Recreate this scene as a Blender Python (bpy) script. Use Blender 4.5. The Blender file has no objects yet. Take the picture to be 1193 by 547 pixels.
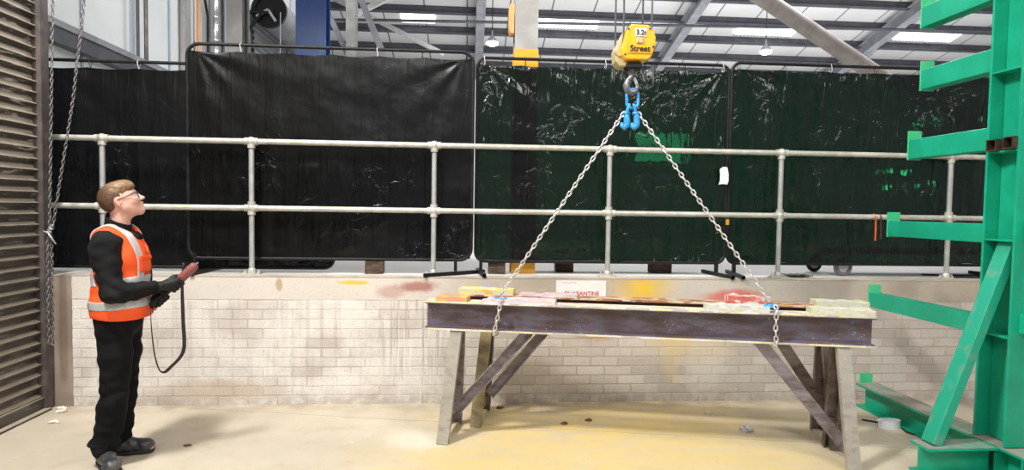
import bpy, bmesh, math, random
import numpy as np
from mathutils import Vector, Matrix, noise
random.seed(7)
sc = bpy.context.scene
COL = sc.collection
PI = math.pi
V = Vector

# ------------------------------------------------------------------ materials
def nt(name):
    m = bpy.data.materials.new(name); m.use_nodes = True
    n = m.node_tree; n.nodes.clear()
    out = n.nodes.new('ShaderNodeOutputMaterial'); b = n.nodes.new('ShaderNodeBsdfPrincipled')
    n.links.new(b.outputs[0], out.inputs[0])
    return m, n, b, out

class G:
    """tiny node-graph helper"""
    def __init__(s, n): s.n = n
    def new(s, t, **k):
        x = s.n.nodes.new(t)
        for a, v in k.items(): setattr(x, a, v)
        return x
    def link(s, a, b): s.n.links.new(a, b)
    def val(s, sock, v):
        if hasattr(v, 'is_output'): s.link(v, sock)
        else: sock.default_value = v
    def math(s, op, a, b=0.0, c=None, clamp=False):
        x = s.new('ShaderNodeMath', operation=op, use_clamp=clamp)
        s.val(x.inputs[0], a); s.val(x.inputs[1], b)
        if c is not None: s.val(x.inputs[2], c)
        return x.outputs[0]
    def pos(s):
        return s.new('ShaderNodeNewGeometry').outputs['Position']
    def obj(s):
        return s.new('ShaderNodeTexCoord').outputs['Object']
    def scale(s, vec, sc_):
        x = s.new('ShaderNodeMapping'); s.link(vec, x.inputs[0]); x.inputs['Scale'].default_value = sc_
        return x.outputs[0]
    def noise(s, vec, scale, detail=4, rough=.55, dist=0):
        x = s.new('ShaderNodeTexNoise'); s.link(vec, x.inputs['Vector'])
        x.inputs['Scale'].default_value = scale; x.inputs['Detail'].default_value = detail
        x.inputs['Roughness'].default_value = rough; x.inputs['Distortion'].default_value = dist
        return x.outputs['Fac']
    def ramp(s, fac, a, b, smooth=True):
        x = s.new('ShaderNodeMapRange', interpolation_type='SMOOTHSTEP' if smooth else 'LINEAR')
        s.val(x.inputs[0], fac); x.inputs[1].default_value = a; x.inputs[2].default_value = b
        return x.outputs[0]
    def mix(s, fac, a, b, mode='MIX'):
        x = s.new('ShaderNodeMix', data_type='RGBA', blend_type=mode)
        s.val(x.inputs[0], fac)
        for sock, v in ((x.inputs[6], a), (x.inputs[7], b)):
            if hasattr(v, 'is_output'): s.link(v, sock)
            else: sock.default_value = (*v, 1) if len(v) == 3 else v
        return x.outputs[2]
    def sep(s, vec):
        x = s.new('ShaderNodeSeparateXYZ'); s.link(vec, x.inputs[0]); return x.outputs
    def blob(s, px, pz, cx, cz, rx, rz, soft=.6, jitter=None, amt=.5):
        a = s.math('DIVIDE', s.math('SUBTRACT', px, cx), rx); b = s.math('DIVIDE', s.math('SUBTRACT', pz, cz), rz)
        d = s.math('SQRT', s.math('ADD', s.math('MULTIPLY', a, a), s.math('MULTIPLY', b, b)))
        if jitter is not None: d = s.math('ADD', d, s.math('MULTIPLY', s.math('SUBTRACT', jitter, .5), amt * 2))
        return s.math('SUBTRACT', 1.0, s.ramp(d, 1 - soft, 1 + soft * .4))
    def bump(s, b, h, strength=.3, dist=.01):
        x = s.new('ShaderNodeBump'); x.inputs['Strength'].default_value = strength; x.inputs['Distance'].default_value = dist
        s.link(h, x.inputs['Height']); s.link(x.outputs[0], b.inputs['Normal'])

def simple(name, col, rough=.5, metal=0., var=None, vscale=6., bump=0., bscale=40., stretch=(1, 1, 1), spec=None, edge=(.42, .62)):
    m, n, b, o = nt(name); g = G(n)
    b.inputs['Roughness'].default_value = rough; b.inputs['Metallic'].default_value = metal
    if spec is not None: b.inputs['Specular IOR Level'].default_value = spec
    p = g.scale(g.obj(), stretch)
    if var:
        f = g.ramp(g.noise(p, vscale, 6), *edge)
        g.link(g.mix(f, col, var), b.inputs['Base Color'])
    else:
        b.inputs['Base Color'].default_value = (*col, 1)
    if bump: g.bump(b, g.noise(p, bscale, 5), bump, .01)
    return m

def emit(name, col, strength):
    m, n, b, o = nt(name)
    b.inputs['Base Color'].default_value = (*col, 1)
    b.inputs['Emission Color'].default_value = (*col, 1); b.inputs['Emission Strength'].default_value = strength
    return m

# ------------------------------------------------------------------ mesh builder
class MB:
    def __init__(s): s.v = []; s.f = []; s.mi = []; s.cur = 0
    def add(s, verts, faces):
        o = len(s.v); s.v += [tuple(x) for x in verts]; s.f += [tuple(i + o for i in f) for f in faces]
        s.mi += [s.cur] * len(faces); return s
    def box(s, c, d, rot=None):
        c = V(c); h = V(d) / 2; vs = []
        for x in (-1, 1):
            for y in (-1, 1):
                for z in (-1, 1):
                    p = V((x * h.x, y * h.y, z * h.z))
                    if rot is not None: p = rot @ p
                    vs.append(c + p)
        return s.add(vs, [(0, 1, 3, 2), (4, 6, 7, 5), (0, 4, 5, 1), (2, 3, 7, 6), (0, 2, 6, 4), (1, 5, 7, 3)])
    def bevbox(s, c, d, bev=.004, rot=None, seg=2):
        bm = bmesh.new(); bmesh.ops.create_cube(bm, size=1)
        for q in bm.verts: q.co = V((q.co.x * d[0], q.co.y * d[1], q.co.z * d[2]))
        bmesh.ops.bevel(bm, geom=bm.edges[:], offset=bev, segments=seg, affect='EDGES')
        return s.bm(bm, c, rot)
    def bm(s, bm, c=(0, 0, 0), rot=None):
        bm.verts.ensure_lookup_table(); bm.verts.index_update()
        vs = [(rot @ q.co if rot is not None else q.co) + V(c) for q in bm.verts]
        fs = [[q.index for q in f.verts] for f in bm.faces]; bm.free()
        return s.add(vs, fs)
    def prof(s, pts, p0, p1, up=(0, 0, 1), cap=True):
        """sweep a 2-D outline (side, up) from p0 to p1"""
        p0 = V(p0); p1 = V(p1); t = (p1 - p0).normalized(); u = V(up)
        r = t.cross(u).normalized(); u = r.cross(t).normalized(); n = len(pts)
        vs = [p + r * a + u * b for p in (p0, p1) for a, b in pts]
        fs = [(i, (i + 1) % n, n + (i + 1) % n, n + i) for i in range(n)]
        if cap: fs += [tuple(range(n))[::-1], tuple(range(n, 2 * n))]
        return s.add(vs, fs)
    def isec(s, p0, p1, h, b, tw=.008, tf=.012, up=(0, 0, 1)):
        B = b / 2; H = h / 2; w = tw / 2
        pts = [(-B, -H), (B, -H), (B, -H + tf), (w, -H + tf), (w, H - tf), (B, H - tf), (B, H), (-B, H), (-B, H - tf), (-w, H - tf), (-w, -H + tf), (-B, -H + tf)]
        return s.prof(pts, p0, p1, up)
    def chan(s, p0, p1, h, b, t=.008, up=(0, 0, 1)):
        H = h / 2; B = b / 2
        pts = [(-B, -H), (B, -H), (B, -H + t), (-B + t, -H + t), (-B + t, H - t), (B, H - t), (B, H), (-B, H)]
        return s.prof(pts, p0, p1, up)
    def rect(s, p0, p1, w, h, up=(0, 0, 1)):
        w /= 2; h /= 2
        return s.prof([(-w, -h), (w, -h), (w, h), (-w, h)], p0, p1, up)
    def sqtube(s, p0, p1, w, t=.004, up=(0, 0, 1)):
        h = w / 2; k = h - t
        p0 = V(p0); p1 = V(p1); d = (p1 - p0).normalized(); u = V(up); r = d.cross(u).normalized(); u = r.cross(d).normalized()
        ring = lambda p, q: [p + r * a * q + u * b * q for a, b in ((-1, -1), (1, -1), (1, 1), (-1, 1))]
        vs = ring(p0, h) + ring(p1, h) + ring(p0, k) + ring(p1, k); fs = []
        for i in range(4):
            j = (i + 1) % 4
            fs += [(i, j, 4 + j, 4 + i), (8 + j, 8 + i, 12 + i, 12 + j), (j, i, 8 + i, 8 + j), (4 + i, 4 + j, 12 + j, 12 + i)]
        return s.add(vs, fs)
    def tube(s, pts, r, n=8, closed=False, cap=True):
        pts = [V(p) for p in pts]; m = len(pts); rr = r if isinstance(r, (list, tuple)) else [r] * m
        vs = []; fs = []; nrm = None
        for i, p in enumerate(pts):
            if closed: t = (pts[(i + 1) % m] - pts[i - 1]).normalized()
            else: t = (pts[min(i + 1, m - 1)] - pts[max(i - 1, 0)]).normalized()
            if nrm is None:
                nrm = t.orthogonal().normalized()
            nrm = (nrm - t * nrm.dot(t)).normalized(); bn = t.cross(nrm)
            for k in range(n):
                a = 2 * PI * k / n; vs.append(p + (nrm * math.cos(a) + bn * math.sin(a)) * rr[i])
        for i in range(m if closed else m - 1):
            j = (i + 1) % m
            for k in range(n):
                l = (k + 1) % n; fs.append((i * n + k, i * n + l, j * n + l, j * n + k))
        if cap and not closed: fs += [tuple(range(n))[::-1], tuple(range((m - 1) * n, m * n))]
        return s.add(vs, fs)
    def lathe(s, prof, c=(0, 0, 0), n=24, axis='Z', rot=None):
        vs = []; fs = []; m = len(prof)
        for k in range(n):
            a = 2 * PI * k / n
            for r, z in prof:
                p = V((r * math.cos(a), r * math.sin(a), z))
                if axis == 'Y': p = V((p.x, p.z, p.y))
                if axis == 'X': p = V((p.z, p.x, p.y))
                if rot is not None: p = rot @ p
                vs.append(p + V(c))
        for k in range(n):
            l = (k + 1) % n
            for i in range(m - 1): fs.append((k * m + i, l * m + i, l * m + i + 1, k * m + i + 1))
        return s.add(vs, fs)
    def ball(s, c, r, n=12, sc_=(1, 1, 1)):
        pr = [(max(1e-4, r * math.sin(PI * i / 8)), -r * math.cos(PI * i / 8)) for i in range(9)]
        o = len(s.v); s.lathe(pr, (0, 0, 0), n)
        for i in range(o, len(s.v)):
            q = s.v[i]; s.v[i] = (q[0] * sc_[0] + c[0], q[1] * sc_[1] + c[1], q[2] * sc_[2] + c[2])
        return s
    def plate(s, outline, y0, y1, o=(0, 0, 0)):
        """outline in (x, z), thickness along y"""
        n = len(outline)
        vs = [(x + o[0], y + o[1], z + o[2]) for y in (y0, y1) for x, z in outline]
        fs = [(i, (i + 1) % n, n + (i + 1) % n, n + i) for i in range(n)] + [tuple(range(n))[::-1], tuple(range(n, 2 * n))]
        return s.add(vs, fs)
    def build(s, name, mat, parent=None, smooth=False, world=True, bevel=0):
        me = bpy.data.meshes.new(name)
        vs = s.v
        if parent is not None and world:
            iv = WM[parent.name].inverted(); vs = [iv @ V(x) for x in vs]
        me.from_pydata([tuple(x) for x in vs], [], s.f)
        bm = bmesh.new(); bm.from_mesh(me)
        for f, k in zip(bm.faces, s.mi): f.material_index = k
        bmesh.ops.recalc_face_normals(bm, faces=bm.faces[:])
        bm.to_mesh(me); bm.free()
        for m in (mat if isinstance(mat, (list, tuple)) else [mat]): me.materials.append(m)
        if smooth:
            me.polygons.foreach_set('use_smooth', [True] * len(me.polygons))
            if smooth != 'all':
                try: me.set_sharp_from_angle(angle=math.radians(40))
                except Exception: pass
        o = bpy.data.objects.new(name, me); COL.objects.link(o)
        if bevel:
            md = o.modifiers.new('edge', 'BEVEL'); md.width = bevel; md.segments = 2; md.limit_method = 'ANGLE'
        if parent is not None:
            o.parent = parent; WM[o.name] = WM[parent.name]
        else: WM[o.name] = Matrix.Identity(4)
        return o
WM = {}
def tag(o, label=None, cat=None, group=None, kind=None):
    if label: o['label'] = label
    if cat: o['category'] = cat
    if group: o['group'] = group
    if kind: o['kind'] = kind
    return o
def thing(name, label, cat, loc=(0, 0, 0), rz=0, group=None):
    o = bpy.data.objects.new(name, None); COL.objects.link(o)
    o.empty_display_size = .1
    o.location = loc; o.rotation_euler = (0, 0, rz)
    WM[o.name] = Matrix.Translation(V(loc)) @ Matrix.Rotation(rz, 4, 'Z')
    return tag(o, label, cat, group)
def copy_tree(o, parent=None):
    c = o.copy(); COL.objects.link(c)
    if parent is not None: c.parent = parent
    for ch in [x for x in COL.objects if x.parent == o]: copy_tree(ch, c)
    return c
def struct(mb, name, mat, **k):
    return tag(mb.build(name, mat, **k), kind='structure')
def text_part(body, size, name, mat, parent, c, extrude=.001, bold=0., center=True, rotx=PI / 2):
    cu = bpy.data.curves.new(name, 'FONT'); cu.body = body; cu.size = size; cu.extrude = extrude; cu.offset = bold
    cu.align_x = 'CENTER' if center else 'LEFT'; cu.align_y = 'CENTER'
    t = bpy.data.objects.new(name + '_curve', cu); COL.objects.link(t)
    bpy.context.view_layer.update()
    me = bpy.data.meshes.new_from_object(t.evaluated_get(bpy.context.evaluated_depsgraph_get()))
    COL.objects.unlink(t); bpy.data.objects.remove(t)
    M = WM[parent.name].inverted() @ Matrix.Translation(V(c)) @ Matrix.Rotation(rotx, 4, 'X')
    me.transform(M); me.materials.clear(); me.materials.append(mat)
    o = bpy.data.objects.new(name, me); COL.objects.link(o); o.parent = parent; WM[o.name] = WM[parent.name]
    return o

# ------------------------------------------------------------------ signed-distance modelling (bodies, clothes, shoes)
class SDF:
    def __init__(s, lo, hi, res):
        s.lo = np.array(lo, np.float32); s.res = res
        s.n = np.ceil((np.array(hi) - np.array(lo)) / res).astype(int) + 1
        s.F = np.full(s.n, .5, np.float32)
    def axes(s, sl=None):
        sl = sl or [slice(0, k) for k in s.n]
        return [(s.lo[i] + s.res * np.arange(sl[i].start, sl[i].stop, dtype=np.float32)) for i in range(3)]
    def grid(s, sl=None):
        return np.meshgrid(*s.axes(sl), indexing='ij', sparse=True)
    def region(s, lo, hi, pad):
        a = np.clip(np.floor((np.array(lo) - pad - s.lo) / s.res).astype(int), 0, s.n)
        b = np.clip(np.ceil((np.array(hi) + pad - s.lo) / s.res).astype(int) + 1, 0, s.n)
        return [slice(int(i), int(j)) for i, j in zip(a, b)]
    def dist(s, p, sl, inf):
        X, Y, Z = s.grid(sl)
        if p[0] == 'c':
            a = np.array(p[1], float); r0 = p[2] + inf; b = np.array(p[3], float); r1 = p[4] + inf
            d = b - a; L = max(d @ d, 1e-9)
            t = np.clip(((X - a[0]) * d[0] + (Y - a[1]) * d[1] + (Z - a[2]) * d[2]) / L, 0, 1)
            return np.sqrt((X - a[0] - t * d[0]) ** 2 + (Y - a[1] - t * d[1]) ** 2 + (Z - a[2] - t * d[2]) ** 2) - (r0 + (r1 - r0) * t)
        c = np.array(p[1], float); r = np.array(p[2], float) + inf; R = p[3] if len(p) > 3 else None
        x, y, z = X - c[0], Y - c[1], Z - c[2]
        if R is not None:
            Rt = np.array(R.to_3x3()).T
            x, y, z = (Rt[0, 0] * x + Rt[0, 1] * y + Rt[0, 2] * z, Rt[1, 0] * x + Rt[1, 1] * y + Rt[1, 2] * z, Rt[2, 0] * x + Rt[2, 1] * y + Rt[2, 2] * z)
        if p[0] == 'b':      # rounded box
            q = p[4] if len(p) > 4 else .006
            qx, qy, qz = np.abs(x) - r[0] + q, np.abs(y) - r[1] + q, np.abs(z) - r[2] + q
            return np.sqrt(np.maximum(qx, 0) ** 2 + np.maximum(qy, 0) ** 2 + np.maximum(qz, 0) ** 2) + np.minimum(np.maximum(np.maximum(qx, qy), qz), 0) - q
        k0 = np.sqrt((x / r[0]) ** 2 + (y / r[1]) ** 2 + (z / r[2]) ** 2)
        k1 = np.sqrt((x / r[0] ** 2) ** 2 + (y / r[1] ** 2) ** 2 + (z / r[2] ** 2) ** 2) + 1e-9
        return k0 * (k0 - 1) / k1
    def bounds(s, p):
        if p[0] == 'c':
            a = np.array(p[1], float); b = np.array(p[3], float); r = max(p[2], p[4])
            return np.minimum(a, b) - r, np.maximum(a, b) + r
        r = max(p[2]) * (1.0 if len(p) < 4 or p[3] is None else 1.3) if (len(p) > 3 and p[3] is not None) else np.array(p[2], float)
        return np.array(p[1], float) - r, np.array(p[1], float) + r
    def add(s, p, k=.02, inf=0.):
        lo, hi = s.bounds(p); sl = s.region(lo, hi, k + 3 * s.res + inf)
        d = s.dist(p, sl, inf); F = s.F[tuple(sl)]
        h = np.maximum(k - np.abs(F - d), 0) / max(k, 1e-6)
        s.F[tuple(sl)] = np.minimum(F, d) - h * h * k * .25
        return s
    def sub(s, p, k=.01, inf=0.):
        lo, hi = s.bounds(p); sl = s.region(lo, hi, k + 3 * s.res + inf)
        d = -s.dist(p, sl, inf); F = s.F[tuple(sl)]
        h = np.maximum(k - np.abs(F - d), 0) / max(k, 1e-6)
        s.F[tuple(sl)] = np.maximum(F, d) + h * h * k * .25
        return s
    def clip(s, fn):
        s.F = np.maximum(s.F, fn(*s.grid()).astype(np.float32)); return s
    def displace(s, fn):
        s.F = s.F + fn(*s.grid()).astype(np.float32); return s
    def mesh(s):
        F = s.F; F = np.pad(F[1:-1, 1:-1, 1:-1], 1, constant_values=.5)
        sg = F < 0; n = np.array(F.shape) - 1
        cnt = np.zeros(n, np.int8); acc = np.zeros((*n, 3), np.float32); ne = np.zeros(n, np.float32)
        for dx in (0, 1):
            for dy in (0, 1):
                for dz in (0, 1): cnt += sg[dx:n[0] + dx, dy:n[1] + dy, dz:n[2] + dz]
        act = (cnt > 0) & (cnt < 8); idx = np.argwhere(act)
        ids = np.full(n, -1, np.int64); ids[act] = np.arange(len(idx))
        P = np.zeros((len(idx), 3)); C = np.zeros(len(idx))
        i, j, k = idx.T
        for ax in range(3):
            o = [a for a in range(3) if a != ax]
            for u in (0, 1):
                for w in (0, 1):
                    off = np.zeros(3, int); off[o[0]] = u; off[o[1]] = w; e = off.copy(); e[ax] = 1
                    a = F[i + off[0], j + off[1], k + off[2]]; b = F[i + e[0], j + e[1], k + e[2]]
                    m = (a < 0) != (b < 0); t = np.where(m, a / np.where(m, a - b, 1), 0)
                    q = np.zeros((len(idx), 3)) + off; q[:, ax] += t
                    P += q * m[:, None]; C += m
        P = P / C[:, None] + idx
        faces = []
        for ax in range(3):
            o = [(ax + 1) % 3, (ax + 2) % 3]
            sl0 = [slice(None)] * 3; sl1 = [slice(None)] * 3; sl0[ax] = slice(0, -1); sl1[ax] = slice(1, None)
            A = sg[tuple(sl0)]; B = sg[tuple(sl1)]
            e = np.argwhere(A != B); fl = A[tuple(e.T)]
            ok = (e[:, o[0]] > 0) & (e[:, o[1]] > 0); e = e[ok]; fl = fl[ok]
            ok = (e[:, o[0]] < n[o[0]]) & (e[:, o[1]] < n[o[1]]); e = e[ok]; fl = fl[ok]
            q = []
            for u, w in ((-1, -1), (0, -1), (0, 0), (-1, 0)):
                c = e.copy(); c[:, o[0]] += u; c[:, o[1]] += w; q.append(ids[tuple(c.T)])
            q = np.stack(q, 1); q[~fl] = q[~fl][:, ::-1]; faces.append(q)
        return P * s.res + s.lo, np.concatenate(faces)
    def build(s, name, mat, parent, smooth_it=2):
        P, Fc = s.mesh()
        me = bpy.data.meshes.new(name)
        me.from_pydata(P.tolist(), [], Fc.tolist()); me.validate()
        if smooth_it:
            bm = bmesh.new(); bm.from_mesh(me)
            for _ in range(smooth_it): bmesh.ops.smooth_vert(bm, verts=bm.verts[:], factor=.5, use_axis_x=True, use_axis_y=True, use_axis_z=True)
            bm.to_mesh(me); bm.free()
        me.polygons.foreach_set('use_smooth', [True] * len(me.polygons)); me.materials.append(mat)
        o = bpy.data.objects.new(name, me); COL.objects.link(o)
        o.parent = parent; WM[o.name] = WM[parent.name]
        return o
# ------------------------------------------------------------------ material set
M = {}
M['galv'] = simple('galvanised steel', (.52, .53, .52), .38, .5, (.62, .62, .60), 14, .05, 60)
M['galv_white'] = simple('galvanised rail', (.50, .49, .44), .42, .25, (.62, .60, .54), 10, .05, 60)
M['black_metal'] = simple('black frame paint', (.006, .006, .007), .5, .0, (.012, .012, .012), 20, spec=.3)
M['purlin'] = simple('dark grey roof steel', (.055, .055, .068), .6, .0, (.075, .075, .09), 3)
M['rafter'] = simple('grey roof steel', (.22, .225, .25), .6, 0, (.28, .285, .31), 3)
M['grey_col'] = simple('grey column paint', (.30, .29, .285), .55, 0, (.37, .36, .35), 4)
M['yellow_band'] = simple('yellow safety paint', (.85, .42, .02), .45, 0, (.75, .36, .02), 8)
M['blue_col'] = simple('blue crane column paint', (.006, .045, .20), .4, 0, (.008, .052, .23), 3)
M['white_panel'] = simple('white wall cladding', (.72, .76, .76), .4, 0, (.78, .82, .82), 1.2)
M['seam'] = simple('panel seam trim', (.42, .47, .58), .5)
M['dark_ledge'] = simple('dark ledge steel', (.23, .22, .24), .6, 0, (.30, .29, .31), 5)
M['orange_pipe'] = simple('orange pipe paint', (.75, .34, .12), .5)
M['bright_duct'] = simple('shiny spiral duct', (.72, .73, .76), .22, .9)
M['chain_steel'] = simple('bright chain steel', (.60, .58, .58), .32, .6, (.75, .73, .72), 40)
M['dull_chain'] = simple('dull hand chain steel', (.16, .155, .15), .45, .5, (.28, .27, .26), 40)
M['hook_blue'] = simple('blue lifting gear enamel', (.035, .27, .62), .35, 0, (.06, .36, .72), 30)
M['hook_steel'] = simple('forged hook steel', (.13, .13, .15), .35, .6, (.25, .25, .27), 25)
M['hoist_yellow'] = simple('hoist yellow enamel', (.86, .46, .015), .35, 0, (.80, .42, .015), 6)
M['hoist_cream'] = simple('hoist cream casting', (.55, .46, .25), .45, 0, (.48, .40, .22), 12)
M['plate_white'] = simple('white plate', (.78, .76, .70), .5)
M['plate_orange'] = simple('orange plate', (.88, .40, .04), .5)
M['ink'] = simple('black lettering', (.012, .012, .012), .5)
M['red_ink'] = simple('red lettering', (.55, .03, .05), .5)
M['paper'] = simple('white sign sheet', (.86, .86, .85), .5, 0, (.80, .80, .79), 10)
M['rope'] = simple('wire rope', (.10, .10, .11), .45, .6)
M['green'] = simple('green rack paint', (.005, .32, .19), .38, 0, (.008, .37, .225), 5, .04, 30)
M['green_light'] = simple('light green stop plate', (.05, .50, .22), .4, 0, (.07, .55, .26), 10)
M['green_dusty'] = simple('dusty green rack paint', (.012, .33, .21), .5, 0, (.13, .30, .22), 9, .04, 30, edge=(.5, .7))
M['rust_dark'] = simple('dark rusty tube steel', (.045, .028, .02), .6, .3, (.10, .05, .03), 30, .2)
M['wood_dark'] = simple('dark timber block', (.05, .028, .018), .8, 0, (.12, .07, .05), 10, .2, 40, (1, 6, 6))
M['rubber'] = simple('black rubber', (.012, .012, .012), .6)
M['castor_grey'] = simple('grey castor tyre', (.20, .18, .20), .5)
M['castor_cream'] = simple('cream castor hub', (.6, .56, .42), .5)
M['orange_cord'] = simple('orange cord fibre', (.62, .10, .02), .7)
M['tape_white'] = simple('white plastic band', (.85, .87, .95), .4)
M['rag'] = simple('crumpled paper', (.62, .62, .64), .8, 0, (.35, .36, .40), 40)
M['leaf'] = simple('brown leaf litter', (.22, .10, .05), .8, 0, (.12, .06, .03), 40)
M['chip'] = simple('pale paint chip', (.80, .76, .66), .7)
M['lamp_on'] = emit('lamp diffuser', (1, .98, .95), 34)
M['sky_panel'] = emit('rooflight sheet', (1, 1, 1), 2.6)

# weathered trestle steels
def weathered(name, a, b_, c, rough=.5, metal=.35, speck=(.75, .73, .68), specks=.0, spcut=.70):
    m, n, b, o = nt(name); g = G(n); p = g.obj()
    f1 = g.ramp(g.noise(g.scale(p, (1.2, 4, 4)), 3.0, 6), .38, .62)
    f2 = g.ramp(g.noise(g.scale(p, (2.5, 2.5, 5)), 4.0, 7, .6), .48, .70)
    c1 = g.mix(f2, g.mix(f1, a, b_), c)
    f3 = g.math('MULTIPLY', g.ramp(g.noise(p, 95, 2), spcut, spcut + .06), g.ramp(g.noise(p, 5, 3), .48, .6))
    g.link(g.mix(f3, c1, speck), b.inputs['Base Color'])
    b.inputs['Metallic'].default_value = metal
    g.link(g.math('ADD', .30, g.math('MULTIPLY', g.noise(p, 12, 5), .4)), b.inputs['Roughness'])
    g.bump(b, g.noise(p, 60, 4), .12, .006)
    return m
M['web'] = weathered('bare beam steel', (.105, .075, .08), (.18, .16, .21), (.16, .09, .07), spcut=.645)
M['web_brown'] = weathered('brown beam steel', (.075, .035, .03), (.12, .055, .04), (.22, .09, .04))
M['leg_pale'] = weathered('pale worn leg steel', (.36, .34, .30), (.42, .39, .34), (.30, .26, .23), .5, .25, spcut=.66)
M['leg_brown'] = weathered('brown worn leg steel', (.13, .095, .085), (.20, .165, .15), (.08, .05, .045), .5, .3)
M['leg_purple'] = weathered('purplish worn brace steel', (.17, .135, .15), (.28, .26, .28), (.14, .10, .08), .5, .35)
M['leg_yellow'] = weathered('yellow splashed leg steel', (.36, .30, .13), (.26, .21, .12), (.16, .12, .09), .55, .15)
def crust(name, *cols, scale=9):
    m, n, b, o = nt(name); g = G(n); p = g.scale(g.obj(), (1, 2.2, 2.2)); c = cols[0]
    for i, k in enumerate(cols[1:]):
        q = g.new('ShaderNodeVectorMath', operation='ADD'); g.link(p, q.inputs[0]); q.inputs[1].default_value = (i * 7.3, i * 3.1, 1)
        c = g.mix(g.ramp(g.noise(q.outputs[0], scale * (1 + .3 * i), 4), .5, .56), c, k)
    g.link(c, b.inputs['Base Color']); b.inputs['Roughness'].default_value = .55
    g.bump(b, g.noise(g.obj(), 45, 5), .5, .01); return m
M['crust_yellow'] = crust('dried yellow paint', (.80, .68, .18), (.72, .66, .30), (.80, .50, .12), (.66, .62, .52))
M['crust_orange'] = crust('dried orange paint', (.80, .36, .14), (.80, .50, .18), (.70, .30, .18))
M['crust_white'] = crust('dried white paint', (.60, .60, .58), (.54, .50, .48), (.60, .58, .34), (.66, .66, .66))
M['crust_lime'] = crust('dried lime and white paint', (.62, .62, .56), (.52, .56, .26), (.66, .64, .34), (.56, .52, .47))
M['crust_red'] = crust('dried red and white paint', (.66, .16, .13), (.74, .34, .30), (.78, .74, .70))
M['crust_pink'] = crust('dried pink and grey paint', (.62, .56, .56), (.72, .40, .42), (.55, .56, .62))
M['edge_rust'] = crust('rusty orange flange edge', (.46, .20, .08), (.62, .34, .14), (.30, .13, .07), (.70, .60, .45), scale=5)
M['edge_pale'] = crust('pale paint flange edge', (.70, .68, .62), (.62, .58, .42), (.72, .66, .40), (.50, .45, .42), scale=4)

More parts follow.
